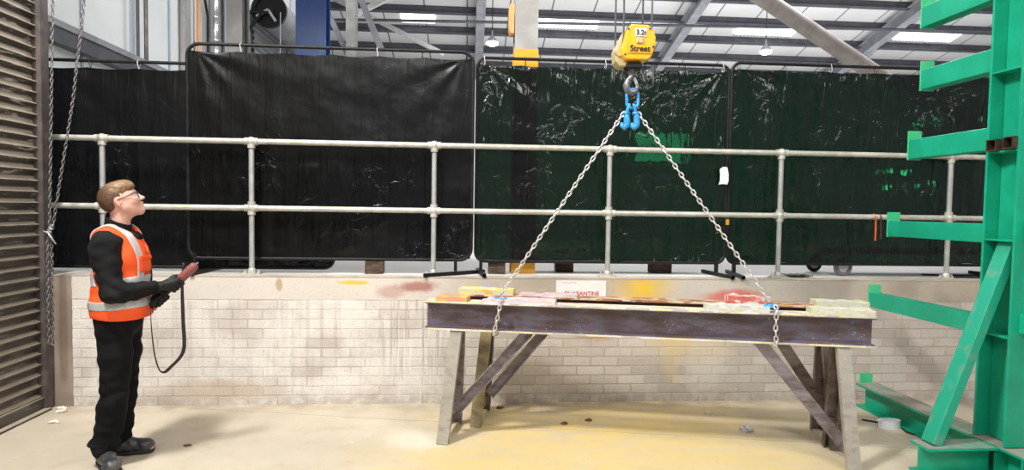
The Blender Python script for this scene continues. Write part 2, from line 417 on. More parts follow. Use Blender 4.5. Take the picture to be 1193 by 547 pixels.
# brick wall: whitewashed bricks under a concrete coping, with drips and overspray that are really on the wall
def wall_mat():
    m, n, b, o = nt('whitewashed brick wall'); g = G(n)
    pos = g.pos(); x, y, z = g.sep(pos)
    cm = g.new('ShaderNodeCombineXYZ'); g.link(x, cm.inputs[0]); g.link(z, cm.inputs[1])
    v = cm.outputs[0]
    n1 = g.noise(v, 2.2, 6); n2 = g.noise(v, 14, 5); n3 = g.noise(v, 60, 3)
    br = g.new('ShaderNodeTexBrick'); br.offset = .5
    wv = g.new('ShaderNodeVectorMath', operation='ADD'); g.link(v, wv.inputs[0])
    nd = g.new('ShaderNodeTexNoise'); g.link(v, nd.inputs['Vector']); nd.inputs['Scale'].default_value = 9
    sc_ = g.new('ShaderNodeVectorMath', operation='SCALE'); g.link(nd.outputs['Color'], sc_.inputs[0]); sc_.inputs['Scale'].default_value = .012
    g.link(sc_.outputs[0], wv.inputs[1]); g.link(wv.outputs[0], br.inputs['Vector'])
    br.inputs['Scale'].default_value = 1; br.inputs['Brick Width'].default_value = .235; br.inputs['Row Height'].default_value = .0785
    br.inputs['Mortar Size'].default_value = .006; br.inputs['Mortar Smooth'].default_value = .4; br.inputs['Bias'].default_value = 0
    br.inputs['Color1'].default_value = (.70, .65, .60, 1); br.inputs['Color2'].default_value = (.50, .44, .40, 1)
    br.inputs['Mortar'].default_value = (.47, .41, .37, 1)
    base = br.outputs['Color']
    # whitewash, stronger on the left half
    lw = g.ramp(x, 1.2, -.9)
    ww = g.math('MULTIPLY', g.ramp(n1, .30, .60), g.math('ADD', .20, g.math('MULTIPLY', lw, .66)), clamp=True)
    base = g.mix(ww, base, (.80, .76, .71))
    mort = g.math('MULTIPLY', br.outputs['Fac'], .55)
    base = g.mix(g.math('MULTIPLY', mort, g.ramp(n1, .62, .38)), base, (.42, .36, .31))
    base = g.mix(g.math('MULTIPLY', g.ramp(g.noise(v, 5.5, 6, .6), .45, .68), .35), base, (.55, .48, .46))
    base = g.mix(g.math('MULTIPLY', g.ramp(n3, .54, .70), .38), base, (.36, .29, .25))
    # grime at the foot and blotches
    foot = g.math('MULTIPLY', g.ramp(z, .16, .0), g.ramp(n2, .3, .6))
    base = g.mix(g.math('MULTIPLY', foot, .55), base, (.36, .29, .23))
    base = g.mix(g.math('MULTIPLY', g.ramp(g.noise(v, 3.1, 7, .65), .56, .74), .45), base, (.42, .34, .28))
    # right part plainer and browner
    rt = g.ramp(x, 2.2, 3.2)
    base = g.mix(g.math('MULTIPLY', rt, .25), base, (.46, .37, .30))
    # run-down drips: vertical streaks
    ds = g.noise(g.scale(v, (26, .9, 1)), 1, 3, .5); ds2 = g.noise(g.scale(v, (60, 1.6, 1)), 1, 3, .5)
    drip_zone = g.math('ADD', g.blob(x, z, -.42, .62, .34, .42, .5), g.math('MULTIPLY', g.blob(x, z, -1.55, .5, 1.3, .5, .6), .35), clamp=True)
    drip = g.math('MULTIPLY', g.ramp(ds, .50, .66), drip_zone)
    base = g.mix(g.math('MULTIPLY', drip, .62), base, (.34, .28, .27))
    base = g.mix(g.math('MULTIPLY', g.math('MULTIPLY', g.ramp(ds2, .56, .66), g.blob(x, z, -.35, .45, .32, .6, .4)), .8), base, (.84, .82, .80))
    tz = g.math('MULTIPLY', g.ramp(ds, .52, .66), g.ramp(z, .45, 1.0))
    base = g.mix(g.math('MULTIPLY', tz, .18), base, (.40, .31, .25))
    # rusty and yellow stains
    def st(c, cx, cz, rx, rz, a, jit=n2, soft=.6):
        nonlocal base
        base = g.mix(g.math('MULTIPLY', g.blob(x, z, cx, cz, rx, rz, soft, jit, .45), a), base, c)
    st((.46, .26, .14), 1.07, .60, .22, .10, .6)
    st((.72, .52, .22), 1.85, .60, .30, .20, .8)
    st((.74, .62, .36), 1.75, .40, .09, .30, .55)
    st((.80, .76, .70), 2.05, .35, .20, .34, .55)
    st((.66, .52, .34), 2.0, .52, .6, .22, .5)
    st((.40, .34, .33), 2.42, .62, .22, .30, .45)
    st((.50, .36, .22), -2.0, .12, .5, .10, .5)
    # concrete coping above .86
    cz = g.math('GREATER_THAN', g.math('ADD', z, g.math('MULTIPLY', g.noise(v, 30, 3), .02)), .875)
    cop = g.mix(g.ramp(n1, .35, .62), (.56, .48, .40), (.44, .37, .30))
    cop = g.mix(g.math('MULTIPLY', g.ramp(x, .4, -.7), .75), cop, (.73, .68, .62))
    cop = g.mix(g.math('MULTIPLY', g.blob(x, z, 2.2, 1.0, .75, .3, .5), .6), cop, (.66, .61, .57))
    cop = g.mix(g.math('MULTIPLY', g.ramp(n3, .55, .75), .35), cop, (.30, .24, .20))
    base = g.mix(cz, base, cop)
    st((.80, .52, .02), 1.50, .97, .24, .20, .95, n1, 1.1)
    st((.66, .10, .09), 2.30, .90, .30, .07, .8)
    st((.80, .50, .03), -.92, 1.005, .13, .02, .9, n2, .35)
    st((.34, .10, .08), -.40, .975, .18, .05, .8)
    st((.44, .20, .16), -.62, .93, .14, .06, .55)
    st((.46, .44, .46), .17, .96, .10, .09, .6)
    st((.40, .26, .10), -1.52, .985, .03, .06, .7, n2, .4)
    st((.40, .36, .34), 3.05, .95, .35, .10, .6)
    # bare concrete pier at the left end
    pier = g.math('LESS_THAN', g.math('ADD', x, g.math('MULTIPLY', n2, .015)), -3.115)
    pc = g.mix(g.ramp(n1, .35, .6), (.36, .29, .23), (.26, .20, .155))
    base = g.mix(pier, base, pc)
    g.link(base, b.inputs['Base Color']); b.inputs['Roughness'].default_value = .75
    nop = g.math('MULTIPLY', g.math('SUBTRACT', 1.0, cz), g.math('SUBTRACT', 1.0, pier))
    h = g.math('ADD', g.math('MULTIPLY', g.math('MULTIPLY', br.outputs['Fac'], nop), -1.0), g.math('MULTIPLY', n3, .35))
    g.bump(b, h, .55, .006)
    return m
M['wall'] = wall_mat()

def floor_mat():
    m, n, b, o = nt('worn painted concrete floor'); g = G(n)
    x, y, z = g.sep(g.pos()); p = g.pos()
    n1 = g.noise(p, 1.1, 7, .6); n2 = g.noise(p, 5, 6); n3 = g.noise(p, 40, 4); st_ = g.noise(g.scale(p, (1.2, 5, 1)), 2, 6, .6)
    c = g.mix(g.ramp(n1, .32, .68), (.48, .42, .325), (.585, .515, .40))
    c = g.mix(g.math('MULTIPLY', g.ramp(n2, .52, .74), .45), c, (.42, .33, .24))
    # yellow paint area
    yz = g.math('MAXIMUM', g.blob(x, y, 1.0, 3.9, 1.6, .95, .5, n1, .5), g.blob(x, y, .2, 3.4, 1.3, .6, .5, n2, .5))
    yf = g.math('MULTIPLY', yz, g.math('ADD', .45, g.math('MULTIPLY', g.ramp(st_, .30, .62), .55)))
    c = g.mix(g.math('MULTIPLY', yf, .80), c, (.66, .495, .185))
    c = g.mix(g.math('MULTIPLY', g.math('MULTIPLY', g.blob(x, y, 1.2, 4.75, 1.6, .5, .5, n2, .4), g.ramp(st_, .35, .6)), .6), c, (.72, .55, .20))
    c = g.mix(g.math('MULTIPLY', g.ramp(g.noise(p, 2.3, 8, .7), .60, .72), .45), c, (.78, .72, .62))
    c = g.mix(g.math('MULTIPLY', g.blob(x, y, -.32, 4.28, .28, .18, .6, n2, .4), .5), c, (.74, .68, .58))
    # dirt along the wall foot, the door track, and pinhole specks
    c = g.mix(g.math('MULTIPLY', g.ramp(y, 4.80, 5.08), g.math('MULTIPLY', g.ramp(n2, .35, .6), .65)), c, (.34, .26, .20))
    c = g.mix(g.math('MULTIPLY', g.ramp(x, 2.7, 3.6), .35), c, (.47, .39, .31))
    c = g.mix(g.math('MULTIPLY', g.ramp(n3, .66, .72), .5), c, (.28, .21, .15))
    # thin dark line slanting across the floor
    wob = g.math('ADD', y, g.math('MULTIPLY', x, .19)); wob = g.math('ADD', wob, g.math('MULTIPLY', n2, .06))
    ln = g.math('LESS_THAN', g.math('ABSOLUTE', g.math('SUBTRACT', wob, 4.62)), .004)
    c = g.mix(g.math('MULTIPLY', ln, .6), c, (.2, .16, .12))
    g.link(c, b.inputs['Base Color'])
    g.link(g.math('ADD', .38, g.math('MULTIPLY', n2, .35)), b.inputs['Roughness'])
    g.bump(b, n3, .12, .004)
    return m
M['floor'] = floor_mat()
M['deck'] = simple('pale deck concrete', (.55, .53, .50), .5, 0, (.62, .60, .57), 1.2)
M['coping'] = simple('coping top', (.55, .47, .38), .8, 0, (.42, .36, .30), 6)

def roof_mat():
    m, n, b, o = nt('white roof lining sheets'); g = G(n)
    x, y, z = g.sep(g.pos())
    fr = g.math('FRACT', g.math('DIVIDE', g.math('ADD', x, .12), 1.46))
    ln = g.math('LESS_THAN', fr, .035)
    c = g.mix(g.ramp(g.noise(g.pos(), .5, 3), .3, .7), (.60, .60, .60), (.68, .68, .67))
    g.link(g.mix(ln, c, (.16, .16, .18)), b.inputs['Base Color']); b.inputs['Roughness'].default_value = .6
    return m
M['roof'] = roof_mat()

def shutter_mat():
    m, n, b, o = nt('grimy shutter slats'); g = G(n); p = g.pos(); x, y, z = g.sep(p)
    c = g.mix(g.ramp(g.noise(g.scale(p, (1, 2, 5)), 2, 6), .35, .65), (.085, .073, .062), (.045, .038, .032))
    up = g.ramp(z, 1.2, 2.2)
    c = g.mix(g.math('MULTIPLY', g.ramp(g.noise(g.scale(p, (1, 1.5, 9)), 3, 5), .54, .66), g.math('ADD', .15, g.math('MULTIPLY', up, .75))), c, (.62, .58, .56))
    c = g.mix(g.math('MULTIPLY', g.ramp(g.noise(p, 25, 5), .58, .72), .8), c, (.07, .055, .045))
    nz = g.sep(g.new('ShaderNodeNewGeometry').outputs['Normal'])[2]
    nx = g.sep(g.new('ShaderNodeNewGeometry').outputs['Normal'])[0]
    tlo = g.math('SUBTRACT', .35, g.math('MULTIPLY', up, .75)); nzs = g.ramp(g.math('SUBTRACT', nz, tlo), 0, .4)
    lip = g.math('MULTIPLY', nzs, g.math('ADD', .55, g.math('MULTIPLY', g.noise(g.scale(p, (1, 3, 6)), 3, 4), .6)), clamp=True)   # tan tone on upward faces, spreading over more of each slat higher up
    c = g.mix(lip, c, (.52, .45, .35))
    g.link(c, b.inputs['Base Color']); b.inputs['Roughness'].default_value = .5; b.inputs['Metallic'].default_value = .15
    return m
M['shutter'] = shutter_mat()
M['guide'] = simple('dark guide rail steel', (.10, .085, .085), .5, .3, (.16, .13, .12), 8)

def curtain_mat(name, tint, trans, rough=.20, strip=.146, low=False):
    m = bpy.data.materials.new(name); m.use_nodes = True; n = m.node_tree; n.nodes.clear(); g = G(n)
    out = g.new('ShaderNodeOutputMaterial'); b = g.new('ShaderNodeBsdfPrincipled'); t = g.new('ShaderNodeBsdfRefraction'); mx = g.new('ShaderNodeMixShader')
    t.inputs['IOR'].default_value = 1.04; t.inputs['Roughness'].default_value = .035
    b.inputs['Base Color'].default_value = (.003, .0031, .0033, 1); b.inputs['Roughness'].default_value = rough; b.inputs['Specular IOR Level'].default_value = .24 if low else .42
    t.inputs[0].default_value = (*tint, 1); mx.inputs[0].default_value = trans
    p = g.obj()
    def crease(vec, sc, w, d=2):
        return g.math('SUBTRACT', 1.0, g.ramp(g.math('ABSOLUTE', g.math('SUBTRACT', g.noise(vec, sc, d, .5, .3), .5)), 0, w))
    ox = g.sep(p)[0]
    seam = g.math('SUBTRACT', 1.0, g.ramp(g.math('ABSOLUTE', g.math('SUBTRACT', g.math('FRACT', g.math('DIVIDE', g.math('ADD', ox, g.math('MULTIPLY', g.noise(p, 1.5, 2), .05)), strip)), .5)), 0, .045))
    cr = g.math('MULTIPLY', crease(g.scale(p, (6, 6, .55)), 1.0, .045, 3), g.ramp(g.noise(p, 2.0, 3), .40, .60))
    cr2 = g.math('MULTIPLY', crease(p, 4.0, .05, 5), g.ramp(g.noise(p, 1.6, 2), .48, .62))
    h = g.math('ADD', g.math('MULTIPLY', seam, .35), g.math('ADD', g.math('MULTIPLY', cr, .6), g.math('MULTIPLY', cr2, .22)))
    h = g.math('ADD', h, g.math('MULTIPLY', g.noise(g.scale(p, (1.6, 1, .7)), 5, 4, .5, 1.2), 1.1))
    h = g.math('ADD', h, g.math('MULTIPLY', g.noise(p, 40, 3), .035))
    if low:
        msk = g.math('MULTIPLY', g.ramp(g.sep(p)[2], 1.25, .85), g.ramp(g.noise(p, 1.3, 3), .38, .58))
        h = g.math('MULTIPLY', h, g.math('ADD', .30, g.math('MULTIPLY', msk, 1.7)))
        h = g.math('ADD', h, g.math('MULTIPLY', g.math('MULTIPLY', cr2, msk), .5))
        g.link(g.math('SUBTRACT', .36, g.math('MULTIPLY', msk, .20)), b.inputs['Roughness'])
    else:
        h = g.math('ADD', h, g.math('ADD', g.math('MULTIPLY', cr, .45), g.math('MULTIPLY', cr2, .30)))
    g.bump(b, h, .5, .022); g.link(b.inputs['Normal'].links[0].from_socket, t.inputs['Normal'])
    g.link(b.outputs[0], mx.inputs[1]); g.link(t.outputs[0], mx.inputs[2]); g.link(mx.outputs[0], out.inputs[0])
    return m
M['curtain_black'] = curtain_mat('black welding curtain film', (.3, .3, .45), .010, low=True)
M['curtain_green'] = curtain_mat('dark green welding curtain film', (.02, .55, .19), .024, .16, .31)

# ------------------------------------------------------------------ setting
WY = 5.08; PZ = 1.05
mb = MB(); mb.box((3, .5, -.1), (22, 9.16, .2)); struct(mb, 'floor', M['floor'])
mb = MB(); mb.box((2.35, WY + .06, PZ / 2 - .002), (11.3, .12, PZ - .004)); struct(mb, 'wall_back', M['wall'])
mb = MB(); mb.box((2.35, WY + .06, PZ), (11.32, .125, .006)); struct(mb, 'trim_1', M['coping'])      # top of the coping
mb = MB(); mb.box((6, WY + .12 + 12, PZ - .1), (36, 24, .2)); struct(mb, 'floor_deck', M['deck'])
mb = MB(); mb.box((6, 25.6, 4.5), (36, .2, 7.2)); struct(mb, 'wall_far', M['white_panel'])
# side wall above the deck with vertical panel seams
mb = MB(); mb.box((-3.75, 9.8, 5.4), (.2, 9.4, 8.8)); wl = struct(mb, 'wall_left', M['white_panel'])
mb = MB()
for y in (5.75, 6.55, 7.35, 8.15, 8.95, 9.75, 10.55, 11.35, 12.15, 12.95): mb.box((-3.643, y * 1.067, 5.4), (.016, .03, 8.8))
struct(mb, 'trim_2', M['seam'])
mb = MB(); mb.box((-3.585, 9.7, 3.165), (.12, 9.2, .055)); mb.cur = 1; mb.box((-3.59, 9.7, 3.07), (.10, 9.2, .135)); struct(mb, 'trim_3', [M['rafter'], M['purlin']])  # shade on the ledge's underside put into a darker lower strip
mb = MB(); mb.box((-3.52, 1.0, 9.0), (.3, 8.2, 9.0)); mb.box((-3.52, -2.0, 2.5), (.3, 2.2, 5)); struct(mb, 'wall_left_near', M['white_panel'])
# roof: falls away from the camera
RS = -.24
def roofz(y): return 13.63 + RS * y
mb = MB(); y0, y1 = -2., 25.6
mb.add([(-14, y0, roofz(y0)), (30, y0, roofz(y0)), (30, y1, roofz(y1)), (-14, y1, roofz(y1)), (-14, y0, roofz(y0) + .15), (30, y0, roofz(y0) + .15), (30, y1, roofz(y1) + .15), (-14, y1, roofz(y1) + .15)],
       [(0, 1, 2, 3), (7, 6, 5, 4), (0, 4, 5, 1), (1, 5, 6, 2), (2, 6, 7, 3), (3, 7, 4, 0)])
struct(mb, 'ceiling', M['roof'])
k = 4
tilt = Matrix.Rotation(math.atan(RS), 3, 'X')
for y in (16.2, 17.5, 18.8, 20.1, 21.4, 22.68, 23.98, 25.2):
    mb = MB(); mb.box((8, y, roofz(y) - .14), (44, .09, .24), tilt); mb.box((8, y - .04, roofz(y) - .26), (44, .16, .02), tilt)
    struct(mb, 'trim_%d' % k, M['purlin']); k += 1
for i, (x0, x1) in enumerate(((-2.42, -1.24), (2.35, 4.6), (9.75, 11.98), (15.95, 18.25))):
    mb = MB(); yc = 22.08; mb.box(((x0 + x1) / 2, yc, roofz(yc) - .03), (x1 - x0, .72, .05), tilt)
    w = struct(mb, 'window_%d' % (i + 1), M['sky_panel'])
    mb = MB(); nn = int((x1 - x0) / .13)
    for q in range(nn): mb.box((x0 + .13 * (q + .5), 22.47, roofz(22.47) - .04), (.07, .05, .09), tilt)
    mb.build('corrugated_edge', M['rafter'], w)
for x in (-7.0, .36, 7.5, 14.85, 22.0):
    mb = MB(); a, c = V((x, 4, roofz(4) - .46)), V((x, 25.4, roofz(25.4) - .46))
    mb.isec(a, c, .42, .30, .02, .03); struct(mb, 'trim_%d' % k, M['rafter']); k += 1
# roller shutter in the left side wall
mb = MB(); pitch = .084; z = .10; prof = []
while z < 4.4:
    prof += [(-3.300, z), (-3.296, z + .006), (-3.300, z + .013), (-3.326, z + .022), (-3.333, z + .040), (-3.330, z + .058), (-3.318, z + .074), (-3.304, z + .081)]
    z += pitch
n = len(prof); vs = [(x, y, zz) for y in (-.9, 5.0) for x, zz in prof]
mb.add(vs, [(i, i + 1, n + i + 1, n + i) for i in range(n - 1)])
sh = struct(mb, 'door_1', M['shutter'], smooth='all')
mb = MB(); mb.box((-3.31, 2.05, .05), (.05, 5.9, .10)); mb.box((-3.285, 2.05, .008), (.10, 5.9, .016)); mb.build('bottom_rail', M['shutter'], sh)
mb = MB(); mb.chan((-3.30, 5.03, 0), (-3.30, 5.03, 4.5), .09, .075, .006, (0, 1, 0)); mb.build('guide_rail', M['guide'], sh)
mb = MB(); mb.box((-3.40, 2.05, 2.2), (.01, 6.1, 4.6)); mb.build('backing', M['guide'], sh)
# ------------------------------------------------------------------ guard rail along the coping
RY = 5.24
rail = thing('guard_rail', 'galvanised two-rail tubular guard rail standing along the edge of the brick platform', 'railing', (-3.2, RY, PZ))
px_ = (-2.968, -1.788, -.286, 1.217, 2.748, 4.327)
for x in px_:
    mb = MB(); mb.tube([(x, RY, PZ), (x, RY, 2.15)], .0215, 14)
    p = mb.build('post', M['galv'], rail, 'a')
    mb = MB(); mb.bevbox((x, RY, PZ + .006), (.15, .075, .012), .003); mb.lathe([(.032, 0), (.032, .035), (.024, .045)], (x, RY, PZ + .008), 14)
    f = mb.build('base_flange', M['galv_white'], p, 'a')
    for s in (-1, 1):
        mb = MB(); mb.lathe([(.0, .0), (.013, .0), (.013, .012), (.006, .016), (.006, .03), (0, .03)], (x + s * .055, RY, PZ + .01), 8); mb.build('anchor_bolt', M['galv_white'], f)
    for z in (1.60, 2.15):
        mb = MB(); mb.ball((x, RY, z), .039, 14); mb.lathe([(.031, -.055), (.031, .055)], (x, RY, z), 14, 'X')
        mb.lathe([(.031, -.055), (.031, 0 if z > 2 else .055)], (x, RY, z), 14)
        mb.build('ball_fitting', M['galv_white'], rail, 'all')
for z, nm in ((2.15, 'top_rail'), (1.60, 'middle_rail')):
    mb = MB(); mb.tube([(-3.60, RY, z), (5.4, RY, z)], .0235, 14); mb.build(nm, M['galv_white'], rail, 'a')

# ------------------------------------------------------------------ welding screens
def rrect(x0, x1, z0, z1, y, r, n=6):
    pts = []
    for cx, cz, a0 in ((x1 - r, z1 - r, 0), (x0 + r, z1 - r, 90), (x0 + r, z0 + r, 180), (x1 - r, z0 + r, 270)):
        for i in range(n + 1):
            a = math.radians(a0 + 90 * i / n); pts.append((cx + r * math.cos(a), y, cz + r * math.sin(a)))
    return pts
def curtain(x0, x1, z0, z1, y, seed, amp, vert=1.0, nx=150, nz=110):
    mb = MB(); o = V((seed * 13.7, seed * 5.1, 0)); W = x1 - x0; H = z1 - z0
    vs = []
    for j in range(nz + 1):
        v = j / nz
        for i in range(nx + 1):
            u = i / nx; x = x0 + W * u; z = z0 + H * v
            d = noise.fractal(V((x * 5.0, z * .55, 0)) + o, 1, 2, 3) * .9 * vert
            d += noise.fractal(V((x * 2.2 + z * 1.6, z * 2.2 - x * .9, 3)) + o, 1, 2, 4) * .8
            # pulled pleats fanning out from the ties at the top corners and slack at the bottom
            for cu, s in ((.03, 1), (.97, -1)):
                dx = (x - (x0 + W * cu)) * s; dz = z1 - z
                rr = math.hypot(dx, dz) + .05; a = math.atan2(dz, dx + 1e-5)
                d += .9 * math.sin(a * 11 + seed) * math.exp(-rr / .45) * min(1, rr / .15)
            slack = math.exp(-(z - z0) / .22)
            d += .8 * slack * noise.fractal(V((x * 3, z * 9, 7)) + o, 1, 2, 3)
            edge = min(1, min(u, 1 - u) * 14 + .15)
            sag = -.012 * abs(math.sin(u * PI * 6)) if j == nz else 0
            vs.append((x, y + amp * d * edge, z + sag + (.01 * noise.noise(V((x * 4, seed, 0))) if j == 0 else 0)))
    n = nx + 1
    return mb.add(vs, [(j * n + i, j * n + i + 1, (j + 1) * n + i + 1, (j + 1) * n + i) for j in range(nz) for i in range(nx)])
def screen(label, x0, x1, z0, z1, y, mat, seed, amp, feet, r=.08, vert=1.):
    t = thing('welding_screen', label, 'screen', ((x0 + x1) / 2, y, PZ), 0, 'welding screens behind the guard rail')
    mb = MB(); mb.tube(rrect(x0, x1, z0, z1, y, r), .015, 8, closed=True); f = mb.build('frame', M['black_metal'], t, 'all')
    cx0, cx1, cz0, cz1 = x0 + .010, x1 - .010, z0 + .012, z1 - .055
    o = curtain(cx0, cx1, cz0, cz1, y - .004, seed, amp, vert).build('curtain', mat, t, 'all')
    ties = 7
    for i in range(ties):
        x = cx0 + .05 + (cx1 - cx0 - .1) * i / (ties - 1)
        mb = MB(); ring = [(x + .004 * math.sin(a * 2), y + .02 * math.cos(a), (z1 - .022) + .038 * math.sin(a)) for a in [2 * PI * q / 10 for q in range(10)]]
        mb.tube(ring, .0025, 5, closed=True); mb.build('cable_tie', M['paper'] if (i + seed) % 3 == 0 else M['black_metal'], t)
    for fx, ya, yb, dx in feet:
        mb = MB(); mb.sqtube((fx - dx / 2, ya, PZ + .018), (fx + dx / 2, yb, PZ + .018), .03)
        ym = min(max(y, min(ya, yb)), max(ya, yb))
        mb.rect((fx, y, PZ + .03), (fx, y, z0 + .05), .028, .028, (0, 1, 0))
        mb.build('foot', M['black_metal'], t)
    return t
screen('black welding screen at far left beside the shutter, standing lowest on the deck', -3.62, -1.165, 1.085, 2.815, 5.45, M['curtain_black'], 1, .010, [(-2.2, 5.06, 5.75, 0)])
screen('tall black welding screen with rounded frame raised on timber blocks, left of centre', -2.335, .035, 1.175, 2.955, 5.33, M['curtain_black'], 2, .009, [(-2.28, 5.32, 5.7, 0), (-.10, 5.07, 5.45, .5)], .10)
screen('dark green welding screen behind the hanging chains, left of the white paper tag', .072, 2.312, 1.165, 2.925, 5.37, M['curtain_green'], 3, .013, [(.12, 5.07, 5.6, -.05), (2.24, 5.06, 5.62, -.05)])
screen('dark green welding screen at far right behind the green rack arms', 2.332, 5.0, 1.165, 2.95, 5.36, M['curtain_green'], 4, .016, [(2.40, 5.05, 5.62, .10), (4.95, 5.2, 5.7, 0)], .08, 1.5)
mb = MB(); 
pts = [(2.213, 1.867)] + [(2.225 + .0 * i, 1.9 + .03 * i) for i in range(3)] + [(2.213 + .05 * (1 - math.cos(a)), 1.97 + .055 * math.sin(a)) for a in (.5, .9, 1.3, 1.7, 2.1)] + [(2.30, 1.96), (2.302, 1.9), (2.29, 1.868), (2.25, 1.873)]
mb.plate(pts, 5.300, 5.306); tag(mb.build('paper_tag', M['paper']), 'small white round-topped paper tag hung at the joint of the two green screens', 'tag')
mb = MB(); mb.box((2.318, 5.335, 1.535), (.028, .004, .05)); tag(mb.build('sticker', M['hoist_yellow']), 'tiny yellow sticker low on the joint between the two green screens', 'sticker')

def tblock(label, c, d, rz=0):
    mb = MB(); mb.bevbox(c, d, .005, Matrix.Rotation(rz, 3, 'Z')); tag(mb.build('timber_block', M['wood_dark']), label, 'block', 'timber blocks under the screens')
tblock('brown timber block under tall black screen, left of the angled black screen foot', (-.80, 5.40, PZ + .055), (.155, .16, .11), .05)
tblock('brown timber block close beside the left of the yellow column foot', (.265, 5.46, PZ + .055), (.15, .16, .11), -.08)
tblock('dark timber block under green screen between yellow column foot and rail post above white sign', (.90, 5.66, PZ + .045), (.16, .14, .09))
tblock('dark timber block under the green screen, above the yellow paint on the coping', (1.80, 5.62, PZ + .045), (.19, .14, .09))
mb = MB(); mb.bevbox((1.36, 5.64, PZ + .10), (1.55, .14, .02), .003); tag(mb.build('timber_plank', M['wood_dark']), 'thin dark plank lying across two blocks beneath the green screen', 'plank')
# castor trolley parked behind the right screen
tr = thing('castor_trolley', 'low trolley on castors showing below the right green screen', 'trolley', (3.5, 5.6, PZ))
for (x, y, r, a, b_) in ((3.47, 5.43, .085, 'castor_grey', 'galv'), (3.42, 5.82, .075, 'rubber', 'castor_cream'), (5.35, 5.45, .085, 'castor_grey', 'galv'), (5.35, 5.82, .085, 'castor_grey', 'galv')):
    mb = MB(); mb.lathe([(r * .62, -.02), (r * .9, -.022), (r, -.012), (r, .012), (r * .9, .022), (r * .62, .02)], (x, y, PZ + r), 24, 'Y')
    w = mb.build('castor_wheel', M[a], tr, 'a')
    mb = MB(); mb.lathe([(.0, -.018), (r * .3, -.02), (r * .62, -.014), (r * .62, .014), (r * .3, .02), (0, .018)], (x, y, PZ + r), 20, 'Y'); mb.build('hub', M[b_], w, 'a')
    mb = MB()
    for s in (-1, 1): mb.prof([(-.012, -.002), (.012, -.002), (.012, .002), (-.012, .002)], (x, y + s * .03, PZ + r), (x + .02, y + s * .03, PZ + 2 * r + .03), (0, 1, 0))
    mb.box((x + .02, y, PZ + 2 * r + .03), (.08, .07, .008)); mb.build('fork', M['galv'], w)
mb = MB(); mb.box((4.40, 5.63, PZ + .225), (2.1, .52, .03)); mb.build('platform', M['black_metal'], tr)
# rag, bars, cord
mb = MB(); random.seed(3)
bm = bmesh.new(); bmesh.ops.create_grid(bm, x_segments=14, y_segments=10, size=1)
for q in bm.verts: q.co = V((q.co.x * .10, q.co.y * .09, .012 + .014 * abs(noise.noise(V((q.co.x * 2.2, q.co.y * 2.2, 4)))) * 2))
bmesh.ops.solidify(bm, geom=bm.faces[:], thickness=.006)
mb.bm(bm, (2.985, 5.34, PZ)); tag(mb.build('black_rag', M['rubber'], None, 'all'), 'crumpled black rag lying beside the base of a rail post', 'rag')
for lab, p0, p1 in (('flat black bar on the deck at the right, the rear one of two', (4.35, 5.55, 1.056), (5.0, 5.48, 1.056)), ('flat black bar on the deck at the right, the front one of two', (4.42, 5.34, 1.056), (4.95, 5.28, 1.056))):
    mb = MB(); mb.rect(p0, p1, .04, .012); tag(mb.build('flat_bar', M['black_metal']), lab, 'bar', 'flat bars on the deck')
oc = thing('tie_cord', 'orange cord tied to the middle rail hanging down in two ends', 'cord', (3.63, RY, 1.6))
for dx, l, m in ((0, .21, 'orange_cord'), (.05, .20, 'rust_dark')):
    mb = MB(); x = 3.62 + dx
    mb.tube([(x, RY + .03, 1.60), (x, RY, 1.629), (x, RY - .03, 1.60), (x + .002, RY - .029, 1.5), (x + .004, RY - .028, 1.6 - l)], [.005, .005, .006, .008, .007], 7)
    mb.build('strand', M[m], oc, 'a')

# ------------------------------------------------------------------ yellow-banded column, blue column and things along the side wall
c1 = thing('steel_column', 'grey steel column with yellow painted foot rising behind the green screen', 'column', (.50, 5.56, PZ))
mb = MB(); mb.isec((.50, 5.56, 3.0), (.50, 5.56, roofz(5.5)), .205, .205, .01, .014, (0, 1, 0)); mb.box((.50, 5.51, 6.5), (.16, .10, 7.0)); mb.build('shaft', M['grey_col'], c1)
mb = MB(); mb.isec((.50, 5.56, PZ), (.50, 5.56, 3.035), .212, .215, .012, .016, (0, 1, 0)); mb.box((.50, 5.51, 2.04), (.165, .105, 1.98)); mb.build('yellow_base', M['yellow_band'], c1)
mb = MB(); mb.plate([(.345, 3.21), (.36, 3.17), (.39, 3.17), (.39, 3.43), (.36, 3.43), (.345, 3.40)], 5.46, 5.6); mb.build('orange_guard', M['orange_pipe'], c1)
bl = thing('blue_crane_column', 'broad blue steel crane column standing behind the tall black screen', 'column', (-2.33, 9.6, PZ))
mb = MB(); mb.isec((-2.36, 9.6, PZ), (-2.36, 9.6, roofz(9.6)), .30, .44, .012, .02, (0, 1, 0)); mb.build('shaft', M['blue_col'], bl)
mb = MB(); mb.box((-2.36, 9.6, PZ + .012), (.6, .5, .024)); mb.build('base_plate', M['blue_col'], bl)
gc = thing('grey_wall_column', 'grey steel column against the white wall between shiny duct and small shutter', 'column', (-3.254, 9.1, PZ))
mb = MB(); mb.isec((-3.286, 9.1, PZ), (-3.286, 9.1, roofz(9.1)), .3, .22, .012, .02, (0, 1, 0)); mb.box((-3.286, 8.98, 6), (.17, .06, 9.9)); mb.build('shaft', M['grey_col'], gc)
mb = MB(); mb.box((-3.137, 8.98, 4.9), (.05, .10, .46)); mb.box((-3.132, 8.98, 4.2), (.03, .03, .9)); mb.build('cable_box', M['black_metal'], gc)
du = thing('spiral_duct', 'shiny vertical metal duct running up beside the grey wall column', 'duct', (-3.553, 9.0, PZ))
mb = MB(); prof = []
z = PZ
while z < 11.2: prof += [(.092, z), (.092, z + .27), (.097, z + .28), (.097, z + .31)]; z += .32
mb.lathe(prof, (-3.542, 9.0, 0), 20); mb.build('pipe', M['bright_duct'], du, 'a')
